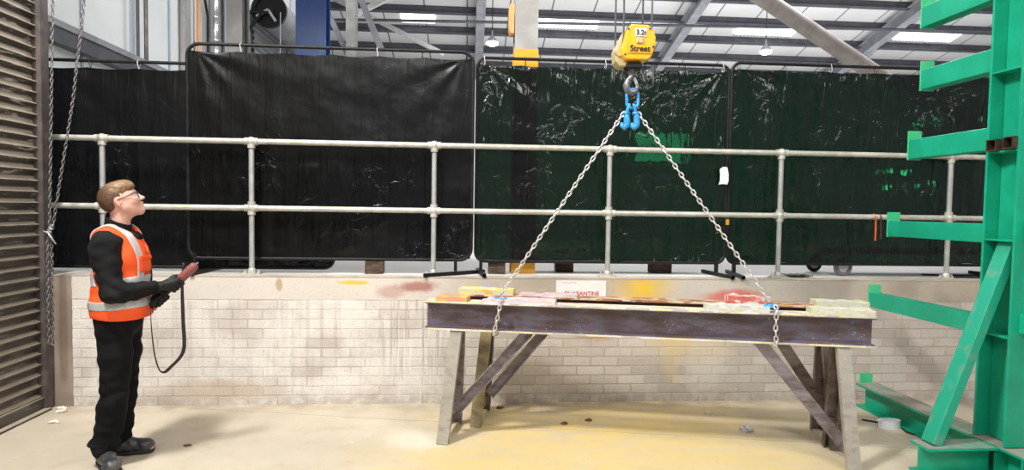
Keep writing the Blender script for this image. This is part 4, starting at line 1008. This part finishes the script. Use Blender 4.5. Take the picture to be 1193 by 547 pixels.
armL = [('c', SL, .056, EL, .044), ('c', EL, .043, WL, .030)]
HipR, KneeR, AnkR = (-.015, -.088, .90), (-.020, -.105, .475), (-.078, -.095, .10)
HipL, KneeL, AnkL = (.0, .088, .90), (-.015, .085, .48), (-.045, .090, .10)
legR = [('c', HipR, .088, KneeR, .058), ('c', KneeR, .056, AnkR, .040), ('e', (-.035, -.10, .36), (.052, .05, .12))]
legL = [('c', HipL, .088, KneeL, .058), ('c', KneeL, .056, AnkL, .040), ('e', (-.045, .088, .36), (.05, .05, .12))]
# grips on the remote
GA = V((.70, .0, .714)).normalized(); GE1 = V((.714, 0, -.70)); 
G1 = V((.312, -.085, 1.12)); G2 = G1 - GA * .125
def hand(wrist, Gc, e2, flip):
    """palm, four separate bent fingers of unequal length and a thumb around the grip axis"""
    P = []; w = V(wrist); R = .020
    lens_ = (.92, 1.0, .95, .78)
    ks = []
    for i, s in enumerate((.033, .011, -.011, -.032)):
        base = Gc + GA * s
        def at(phi, rr):
            a = math.radians(phi); return base + (e2 * math.cos(a) + GE1 * math.sin(a)) * rr
        L_ = lens_[i]; kn = at(-8, R + .014); ks.append(kn)
        j1 = at(-8 + 62 * L_, R + .013); j2 = at(-8 + 118 * L_, R + .010); j3 = at(-8 + 165 * L_, R + .008)
        rf = (.0100, .0102, .0098, .0086)[i]
        P += [('c', tuple(kn), rf + .001, tuple(j1), rf), ('c', tuple(j1), rf, tuple(j2), rf - .0008), ('c', tuple(j2), rf - .0008, tuple(j3), rf - .0018)]
    palm = []
    for kn in ks: palm.append(('c', tuple(w + (kn - w) * .12), .020, tuple(kn), .0125))
    # thumb leaves the side of the palm near its base and closes over the back of the grip
    def tt(phi, s, rr):
        a = math.radians(phi); return Gc + GA * s + (e2 * math.cos(a) + GE1 * math.sin(a)) * rr
    b0 = w + (ks[0] - w) * .42; t1 = tt(-72, .030, R + .016); t2 = tt(-118, .040, R + .011); t3 = tt(-150, .044, R + .009)
    palm.append(('c', tuple(b0), .015, tuple(t1), .0125))
    P += [('c', tuple(t1), .0120, tuple(t2), .0108), ('c', tuple(t2), .0108, tuple(t3), .0092)]
    return palm, P
hR = hand(WR, G1, V((0, -1, 0)), 1); hL = hand(WL, G2, V((0, 1, 0)), -1)
def rough_noise(amp, f, seed):
    rg = np.random.RandomState(seed); D = rg.normal(size=(7, 3)) * f; ph = rg.uniform(0, 6.28, 7)
    def fn(X, Y, Z):
        o = 0
        for (a, b_, c), p in zip(D, ph): o = o + np.sin(a * X + b_ * Y + c * Z + p)
        return amp * o / 2.6
    return fn
# continuous body
S = SDF((-.36, -.34, -.02), (.42, .34, 1.80), .0055)
for p in torso: S.add(p, .06)
for p in neck: S.add(p, .05)
for p in armR + armL + legR + legL: S.add(p, .035)
for a, b_ in ((AnkR, (.0, -.215, .035)), (AnkL, (.13, .075, .035))):
    S.add(('c', (a[0], a[1], .06), .038, b_, .026), .03)
for hnd in (hR, hL):
    for p in hnd[0]: S.add(p, .014)
    for p in hnd[1]: S.add(p, .004)
body = S.build('body', M['skin'], pr_, 1)
# the head on its own finer grid, joined into the same body mesh
S = SDF((-.16, -.13, 1.40), (.17, .15, 1.79), .0028)
S.add(neck[0], .03)
head = [he((-.010, 0, .022), (.097, .076, .088)), he((.030, 0, -.042), (.060, .060, .078)), he((.020, 0, -.015), (.068, .067, .07))]
for p in head: S.add(p, .03)
for s in (-1, 1):
    S.add(hcap((.012, s * .052, -.058), .022, (.068, s * .018, -.100), .017), .03)
    S.add(he((.060, s * .036, -.032), (.030, .026, .026)), .02)
    S.add(hcap((.087, s * .010, .022), .010, (.070, s * .048, .020), .010), .016)
    S.sub(he((.093, s * .031, .001), (.016, .017, .010)), .012)
    S.add(he((.076, s * .031, .001), (.0135, .0135, .0125)), .004)
S.add(hcap((.075, 0, -.102), .019, (.082, 0, -.100), .014), .02)
S.add(hcap((.091, 0, .008), .0085, (.112, 0, -.030), .0105), .012); S.add(he((.116, 0, -.032), (.012, .012, .010)), .008)
for s in (-1, 1): S.add(he((.104, s * .011, -.036), (.010, .008, .0075)), .006)
S.add(hcap((.086, -.016, -.062), .008, (.097, 0, -.058), .008), .008); S.add(hcap((.086, .016, -.062), .008, (.097, 0, -.058), .008), .008)
S.add(hcap((.084, -.014, -.075), .008, (.093, 0, -.076), .009), .008); S.add(hcap((.084, .014, -.075), .008, (.093, 0, -.076), .009), .008)
S.sub(hcap((.094, -.020, -.067), .0022, (.104, 0, -.0665), .0024), .003); S.sub(hcap((.094, .020, -.067), .0022, (.104, 0, -.0665), .0024), .003)
for s in (-1, 1):
    er = HR @ Matrix.Rotation(math.radians(10), 3, 'Y') @ Matrix.Rotation(math.radians(-s * 16), 3, 'Z')
    S.add(('e', hp_(-.010, s * .073, -.012), (.019, .009, .031), er), .008)
    S.sub(('e', hp_(-.004, s * .083, -.008), (.010, .006, .018), er), .005)
    S.add(('e', hp_(-.001, s * .078, -.018), (.005, .005, .008), er), .004)
S.clip(lambda X, Y, Z: 1.425 - Z + 0 * X + 0 * Y)
hd = S.build('head_tmp', M['skin'], pr_, 1)
bm = bmesh.new(); bm.from_mesh(body.data)
# drop the coarse neck stub above the joint before welding the fine head on
bm.from_mesh(hd.data); bm.to_mesh(body.data); bm.free()
body.data.polygons.foreach_set('use_smooth', [True] * len(body.data.polygons))
bpy.data.objects.remove(hd)
# eyes, glasses, hair, lips
for s in (-1, 1):
    mb = MB(); mb.ball(hp_(.0795, s * .031, .001), .0118, 12); e = mb.build('eye', M['eye'], pr_, 'all', world=False)
    mb = MB(); mb.ball(hp_(.0885, s * .031, .003), .0048, 10); mb.build('iris', M['iris'], e, 'all', world=False)
gl = MB()
for s in (-1, 1):
    c = (.103, s * .031, .000); pts = []
    for i in range(20):
        a = 2 * PI * i / 20; ca, sa = math.cos(a), math.sin(a)
        pts.append(hp_(c[0] - .012 * abs(s * .031 + .024 * ca) * 10 * .12, c[1] + .025 * math.copysign(abs(ca) ** .6, ca), c[2] + .017 * math.copysign(abs(sa) ** .6, sa)))
    gl.tube(pts, .0022, 6, closed=True)
    gl.tube([hp_(.100, s * .056, .008), hp_(.092, s * .068, .009), hp_(.03, s * .079, .006), (hp_(-.005, s * .079, .006)), hp_(-.022, s * .077, -.008)], .0024, 6)
gl.tube([hp_(.104, -.006, .004), hp_(.110, 0, .006), hp_(.104, .006, .004)], .002, 6)
go = gl.build('glasses', M['glasses'], pr_, 'all', world=False)
for s in (-1, 1):
    mb = MB(); pts = [hp_(.1015, s * .031 + .0235 * math.copysign(abs(math.cos(a)) ** .6, math.cos(a)), .0155 * math.copysign(abs(math.sin(a)) ** .6, math.sin(a))) for a in [2 * PI * i / 20 for i in range(20)]]
    f = [p for p in pts]; g_ = [tuple(V(p) + HR @ V((.0012, 0, 0))) for p in pts]; n = 20
    mb.add(f + g_, [tuple(range(n))[::-1], tuple(range(n, 2 * n))] + [(i, (i + 1) % n, n + (i + 1) % n, n + i) for i in range(n)]); mb.build('lens', M['lens'], go, world=False)
S = SDF((-.18, -.13, 1.50), (.16, .14, 1.79), .003)
S.add(he((-.013, 0, .028), (.103, .081, .092)), .01); S.add(he((.045, 0, .075), (.055, .062, .036)), .03)
S.add(he((.075, .0, .058), (.030, .055, .026)), .02); S.add(he((-.05, 0, .0), (.064, .075, .07)), .02)
Ri = np.array(HR.transposed())
def hair_clip(X, Y, Z):
    x, y, z = X - HC.x, Y - HC.y, Z - HC.z
    hx = Ri[0, 0] * x + Ri[0, 1] * y + Ri[0, 2] * z; hy = Ri[1, 0] * x + Ri[1, 1] * y + Ri[1, 2] * z; hz = Ri[2, 0] * x + Ri[2, 1] * y + Ri[2, 2] * z
    rag_ = .005 * np.sin(hy * 260 + hx * 90) + .004 * np.sin(hx * 330 + 1)
    top = (.036 + .2 * np.maximum(hx - .06, 0) + rag_) - hz
    side = np.maximum(hx - .012 - .10 * np.abs(hy) + rag_, -.088 - hz + .25 * np.maximum(hx + .03, 0))
    ear = -(np.sqrt(((hx + .008) / .026) ** 2 + ((hz + .010) / .034) ** 2) - 1) * .026
    ear = np.where(np.abs(hy) > .05, ear, -.1)
    return np.maximum(np.minimum(top, side), ear)
S.clip(hair_clip)
def hair_tex(X, Y, Z):
    x, y, z = X - HC.x, Y - HC.y, Z - HC.z
    hx = Ri[0, 0] * x + Ri[0, 1] * y + Ri[0, 2] * z; hy = Ri[1, 0] * x + Ri[1, 1] * y + Ri[1, 2] * z; hz = Ri[2, 0] * x + Ri[2, 1] * y + Ri[2, 2] * z
    sidew = np.clip((.075 - hz) / .06, 0, 1)
    t = np.sin(330 * hy + 40 * hx + 2.5 * np.sin(60 * hx)) * (1 - sidew) + np.sin(300 * hx + 170 * hz + 2 * np.sin(70 * hz)) * sidew
    return .0009 * t + .0009 * np.sin(140 * hy + 70 * hx) + .0075 * np.clip((.035 - hz) / .10, 0, 1.25)
S.displace(hair_tex)
S.build('hair', M['hair'], pr_, 1)
# shirt
S = SDF((-.36, -.38, .80), (.40, .38, 1.58), .005)
for p in torso: S.add(p, .06, .016)
for p in armR + armL: S.add(p, .04, .014)
S.add(('c', SR, .060, (SR[0] + .012, SR[1] - .02, SR[2] - .12), .056), .04); S.add(('c', SL, .066, (SL[0] - .008, SL[1] + .01, SL[2] - .12), .060), .04)
S.displace(rough_noise(.005, 26, 1)); S.displace(rough_noise(.0025, 55, 4))
S.displace(lambda X, Y, Z: .006 * np.sin(70 * (Z - 1.08) + 60 * X + 10 * Y) * np.exp(-((X - ER[0] - .03) ** 2 + (Z - ER[2] - .03) ** 2) / .006) * (Y < -.1) + .003 * np.sin(95 * X + 30 * Z) * np.exp(-((X - .13) / .06) ** 2))
S.clip(lambda X, Y, Z: np.maximum(.835 - Z + .0 * X, 0 * X + -1 + 0 * Y))
S.sub(('c', (-.018, 0, 1.40), .064, (.012, 0, 1.60), .07), .01)
for W_, E_ in ((WR, ER), (WL, EL)):
    d = (V(W_) - V(E_)).normalized(); q = V(W_) - d * .005
    S.sub(('c', tuple(q + d * .075), .075, tuple(q + d * .20), .075), .005)
sh_ = S.build('shirt', M['cloth'], pr_, 1)
S = SDF((-.14, -.14, 1.36), (.16, .14, 1.60), .004)
S.add(('c', (-.018, 0, 1.42), .080, (-.014, 0, 1.535), .071), .01)
S.sub(('c', (-.015, 0, 1.40), .066, (-.004, 0, 1.60), .064), .004)
S.clip(lambda X, Y, Z: np.maximum(Z - (1.520 - .42 * X + .02 * np.sin(8 * Y)), 1.44 - Z - .2 * X) + 0 * Y)
S.add(('e', (.085, -.05, 1.425), (.035, .030, .016), Matrix.Rotation(.7, 3, 'Y')), .012); S.add(('e', (.085, .05, 1.425), (.035, .030, .016), Matrix.Rotation(.7, 3, 'Y')), .012)
S.build('collar', M['cloth'], sh_, 1)
# trousers
S = SDF((-.24, -.26, .04), (.24, .26, 1.02), .005)
for p in torso[1:3]: S.add(p, .05, .016)
for p in legR + legL: S.add(p, .035, .017)
S.add(('c', (KneeR[0], KneeR[1], .42), .064, (AnkR[0], AnkR[1], .14), .062), .04); S.add(('c', (KneeL[0], KneeL[1], .42), .064, (AnkL[0], AnkL[1], .14), .060), .04)
S.add(('e', (AnkR[0] - .02, AnkR[1], .145), (.082, .072, .028)), .02); S.add(('e', (AnkL[0] - .01, AnkL[1], .135), (.074, .068, .028)), .02)
S.add(('e', (-.04, -.10, .50), (.055, .06, .035)), .03)
S.displace(rough_noise(.006, 19, 2)); S.displace(rough_noise(.0018, 45, 5))
S.displace(lambda X, Y, Z: .005 * np.sin(85 * Z + 18 * X + 14 * Y) * np.exp(-((Z - .16) / .12) ** 2) + .004 * np.sin(70 * Z - 30 * X) * np.exp(-((Z - .47) / .08) ** 2))
S.clip(lambda X, Y, Z: np.maximum(.075 - Z, Z - .985) + 0 * X + 0 * Y)
S.build('trousers', M['trouser'], pr_, 1)
# boots
for nm, a, yaw, off in (('boot', AnkR, math.radians(-62), (.0, -.0)), ('boot', AnkL, math.radians(-3), (0, 0))):
    c, s_ = math.cos(yaw), math.sin(yaw)
    def q(x, y, z): return (a[0] + off[0] + c * x - s_ * y, a[1] + off[1] + s_ * x + c * y, z)
    lo = (a[0] - .24, a[1] - .24, -.005); hi = (a[0] + .24, a[1] + .24, .26); RZ = Matrix.Rotation(yaw, 3, 'Z')
    S = SDF(lo, hi, .004)
    S.add(('c', q(-.005, 0, .20), .052, q(-.008, 0, .085), .048), .02); S.add(('c', q(-.03, 0, .062), .040, q(.06, 0, .062), .040), .04)
    S.add(('c', q(.03, 0, .070), .040, q(.145, -.004, .050), .040), .03); S.add(('e', q(.150, 0, .050), (.052, .049, .040), RZ), .02)
    S.displace(lambda X, Y, Z: .0015 * np.sin(120 * X + 90 * Z) + 0 * Y)
    S.clip(lambda X, Y, Z: np.maximum(.018 - Z, Z - .19) + 0 * X + 0 * Y)
    bt = S.build(nm, M['boot'], pr_, 1)
    S = SDF(lo, (hi[0], hi[1], .06), .004)
    S.add(('c', q(-.045, 0, .03), .042, q(.04, 0, .03), .041), .02); S.add(('c', q(.06, 0, .03), .048, q(.155, 0, .03), .050), .03)
    S.clip(lambda X, Y, Z: np.maximum(.002 - Z, Z - .028) + 0 * X + 0 * Y)
    S.build('sole', M['sole'], bt, 1)
# gloves
for (palm, fing), w, e in ((hR, WR, ER), (hL, WL, EL)):
    lo = np.min([np.minimum(p[1], p[3]) for p in palm + fing], 0) - .05; hi = np.max([np.maximum(p[1], p[3]) for p in palm + fing], 0) + .05
    d = (V(w) - V(e)).normalized()
    S = SDF(lo - .02, hi + .02, .0028)
    for p in palm: S.add(p, .016, .004)
    S.add(('c', tuple(V(w) - d * .035), .037, tuple(V(w) + d * .015), .034), .015)
    for p in fing: S.add(p, .003, .0022)
    S.displace(rough_noise(.001, 180, 9))
    S.build('glove', M['glove'], pr_, 1)
# hi-vis vest with silver tape
vt = [('e', (.003, 0, 1.25), (.128, .168, .205)), ('e', (.0, 0, 1.07), (.132, .165, .20)), ('e', (-.002, 0, .96), (.142, .182, .16)),
      ('c', (-.045, -.105, 1.405), .062, (-.01, .105, 1.405), .062)]
def vest(inf, res=.005):
    S = SDF((-.28, -.30, .86), (.28, .30, 1.54), res)
    for p in vt: S.add(p, .06, inf)
    S.displace(rough_noise(.0035, 30, 3)); S.displace(lambda X, Y, Z: .0035 * np.sin(60 * Z + 25 * Y + 20 * X) * np.exp(-((Z - 1.08) / .1) ** 2))
    def cl(X, Y, Z):
        hem = .925 + .012 * np.sin(9 * X + 4) - Z
        arm = []
        for s, sx in ((-1, -.045), (1, -.005)):
            a = 1 - np.sqrt(((X - sx) / .088) ** 2 + ((Z - 1.275) / .185) ** 2)
            a = np.where(s * Y > .095, a * .088, -.2); arm.append(a)
        nk = .072 + .9 * np.clip(1.50 - Z, 0, .2) * 0 - np.sqrt((X + .010) ** 2 + Y ** 2)
        v = np.where(X > 0, np.minimum((.5 * (Z - 1.31) - np.abs(Y)), Z - 1.31), -.2)     # V neck at the front
        return np.maximum(np.maximum(hem, np.maximum(arm[0], arm[1])), np.maximum(nk, v))
    S.clip(cl)
    return S
V0 = vest(.026); vs_ = V0.build('hi_vis_vest', M['hivis'], pr_, 1)
def tape(fn):
    S = vest(.0295); S.clip(fn)
    # keep only the outer skin of the vest
    Q = vest(.020); S.F = np.maximum(S.F, -Q.F); S.build('reflective_tape', M['reflect'], vs_, 1)
tape(lambda X, Y, Z: np.abs(Z - (1.010 + .05 * X)) - .027 + 0 * Y)
tape(lambda X, Y, Z: np.abs(Z - (1.150 + .03 * X)) - .027 + 0 * Y)
for s in (-1, 1):
    tape(lambda X, Y, Z: np.maximum(np.abs(s * Y - (.108 - .10 * np.clip(Z - 1.35, -.2, .1) * 0)) - .024, 1.165 - Z) + 0 * X)
# front edge: zip, pocket flap, pen
mb = MB(); S = None
zx = [(.168, 0, .93), (.170, 0, 1.0), (.166, 0, 1.1), (.162, 0, 1.2), (.150, 0, 1.29)]
mb.tube(zx, .006, 6); mb.build('zip', M['glasses'], vs_, 'all', world=False)
mb = MB(); mb.bevbox((.148, -.085, 1.245), (.016, .095, .085), .006, Matrix.Rotation(-.42, 3, 'Z')); mb.build('pocket', M['hivis'], vs_, True, world=False)
mb = MB(); mb.bevbox((.152, -.086, 1.292), (.018, .100, .026), .006, Matrix.Rotation(-.42, 3, 'Z')); mb.build('pocket_flap', M['hivis'], vs_, True, world=False)

# the radio remote in his hands with its strap
rm = thing('crane_remote', 'black crane remote with reddish brown grip end and hanging strap held in gloved hands', 'remote control', tuple(WM[pr_.name] @ V(G2)), math.radians(15))
T = lambda p: WM[pr_.name] @ V(p)
ax = (T(G1 + GA) - T(G1)).normalized()
g0, g1 = T(G1 - GA * .19), T(G1 + GA * .035)
mb = MB(); q = [g0, g0 + ax * .02, g0 + ax * .06, g0 + ax * .15, g1]; mb.tube(q, [.020, .025, .021, .018, .020], 16); mb.build('handle', M['glove'], rm, 'all')
mb = MB(); e0 = T(G1 + GA * .036); q = [e0 + ax * t for t in (0, .004, .03, .11, .128, .138)]; mb.tube(q, [.020, .027, .0285, .0285, .026, .016], 20)
grp = mb.build('grip_end', simple('reddish brown rubber grip', (.20, .055, .05), .55, 0, (.26, .08, .07), 20), rm, 'all')
mb = MB(); mb.tube([e0 + ax * .02, e0 + ax * .075 + V((-.03, 0, .03)), e0 + ax * .09 + V((-.042, 0, .045))], [.008, .008, .010], 10); mb.build('lever', M['glove'], rm, 'all')
mb = MB(); mb.tube([e0 + ax * .13, e0 + ax * .148], .005, 8); mb.ball(e0 + ax * .150, .006, 8); mb.build('antenna_stub', M['hook_steel'], rm, 'all')
mb = MB(); mb.bevbox(g0 + ax * .03 + V((.0, 0, -.012)), (.055, .045, .04), .008, Matrix.Rotation(-.78, 3, 'Y')); mb.build('lower_housing', M['glove'], rm, True)
mb = MB(); mb.ball(g0 + V((.028, -.012, -.014)), .010, 8); mb.build('red_button', M['red_ink'], rm, 'all')
# strap: flat webbing hanging in a loop
sa, sb = g0 + V((-.0, -.01, -.01)), e0 + ax * .012 + V((.012, -.01, -.02))
ctrl = [sa, sa + V((.004, 0, -.12)), sa + V((.02, .0, -.28)), sa + V((.045, 0, -.38)), sa + V((.075, 0, -.405)), sa + V((.115, 0, -.375)), sb + V((.004, 0, -.44)), sb + V((.004, 0, -.25)), sb + V((.0, 0, -.08)), sb]
def spline(P, k=8):
    out = []
    for i in range(len(P) - 1):
        a, b_, c, d = P[max(i - 1, 0)], P[i], P[i + 1], P[min(i + 2, len(P) - 1)]
        for j in range(k):
            t = j / k; out.append(.5 * ((2 * b_) + (c - a) * t + (2 * a - 5 * b_ + 4 * c - d) * t * t + (3 * b_ - a - 3 * c + d) * t ** 3))
    return out + [P[-1]]
sp = spline(ctrl); mb = MB(); vs = []; fs = []
for i, p in enumerate(sp):
    t = (sp[min(i + 1, len(sp) - 1)] - sp[max(i - 1, 0)]).normalized(); tw = .5 + .9 * math.sin(i * .05)
    sd = (V((math.cos(tw) * .0, 1, 0)) + V((t.z, 0, -t.x)) * math.sin(tw) * .9).normalized(); nn_ = t.cross(sd).normalized()
    for a, b_ in ((-1, -1), (1, -1), (1, 1), (-1, 1)): vs.append(p + sd * a * .012 + nn_ * b_ * .0016)
for i in range(len(sp) - 1):
    for k in range(4): fs.append((i * 4 + k, i * 4 + (k + 1) % 4, i * 4 + 4 + (k + 1) % 4, i * 4 + 4 + k))
mb.add(vs, fs); mb.build('strap', simple('dark webbing strap', (.035, .022, .025), .8), rm)
# ------------------------------------------------------------------ light
w = bpy.data.worlds.new('World'); sc.world = w; w.use_nodes = True
w.node_tree.nodes['Background'].inputs[0].default_value = (.93, .96, 1, 1); w.node_tree.nodes['Background'].inputs[1].default_value = .34
def area(name, loc_, size, power, col=(1, .97, .93), target=None, spread=None):
    l = bpy.data.lights.new(name, 'AREA'); l.shape = 'RECTANGLE'; l.size, l.size_y = size; l.energy = power; l.color = col
    if spread: l.spread = math.radians(spread)
    o = bpy.data.objects.new(name, l); COL.objects.link(o); o.location = loc_
    d = (V(target) - V(loc_)) if target else V((0, 0, -1)); o.rotation_euler = d.to_track_quat('-Z', 'Y').to_euler(); return o
area('bay_and_fill_light', (-3.0, 1.7, 7.0), (.8, .8), 660, (1, .98, .94), (.0, 4.2, .4))
area('bay_and_fill_light', (2.4, 1.6, 7.6), (1.0, 1.0), 130, (1, .97, .92), (1.8, 4.2, 0))
area('bay_and_fill_light', (-1.0, -2.5, 6.5), (2.5, 1.5), 190, (1, .97, .93), (.2, 4.6, .8))
area('bay_and_fill_light', (4.5, -1.5, 6.5), (2.0, 1.5), 170, (1, .98, .95), (2.5, 4.6, .8))
area('bay_and_fill_light', (0.5, 10, 8.5), (2, 2), 360, (.97, .98, 1))
area('bay_and_fill_light', (8, 12, 8.5), (2, 2), 400, (.97, .98, 1))
area('bay_and_fill_light', (3, 16, 2.2), (6, 3), 560, (.97, .98, 1), (3.5, 21, 9))  # added upward fill behind the screens, stands in for light bounced off the floor
area('bay_and_fill_light', (13, 16, 2.2), (8, 3), 660, (.97, .98, 1), (14, 21, 9))  # second added upward fill for the far roof, not a lamp of the hall

# ------------------------------------------------------------------ camera
f, yaw, pit, rol, h = 715, .0726, .0434, .0146, 1.63
F = V((math.sin(yaw) * math.cos(pit), math.cos(yaw) * math.cos(pit), -math.sin(pit))); R = V((math.cos(yaw), -math.sin(yaw), 0)); U = R.cross(F)
R2 = R * math.cos(rol) + U * math.sin(rol); U2 = U * math.cos(rol) - R * math.sin(rol)
cam = bpy.data.cameras.new('camera'); cam.sensor_width = 36; cam.sensor_fit = 'HORIZONTAL'; cam.lens = f * 36 / 1193; cam.clip_start = .05; cam.clip_end = 200
co = bpy.data.objects.new('camera', cam); COL.objects.link(co)
m3 = Matrix((R2, U2, -F)).transposed(); co.matrix_world = Matrix.Translation((0, 0, h)) @ m3.to_4x4(); sc.camera = co
sc.view_settings.view_transform = 'Standard'; sc.view_settings.look = 'None'; sc.view_settings.exposure = .0; sc.view_settings.gamma = 1; sc.view_settings.use_curve_mapping = False
sc.cycles.use_denoising = True; sc.cycles.max_bounces = 8; sc.cycles.transparent_max_bounces = 12
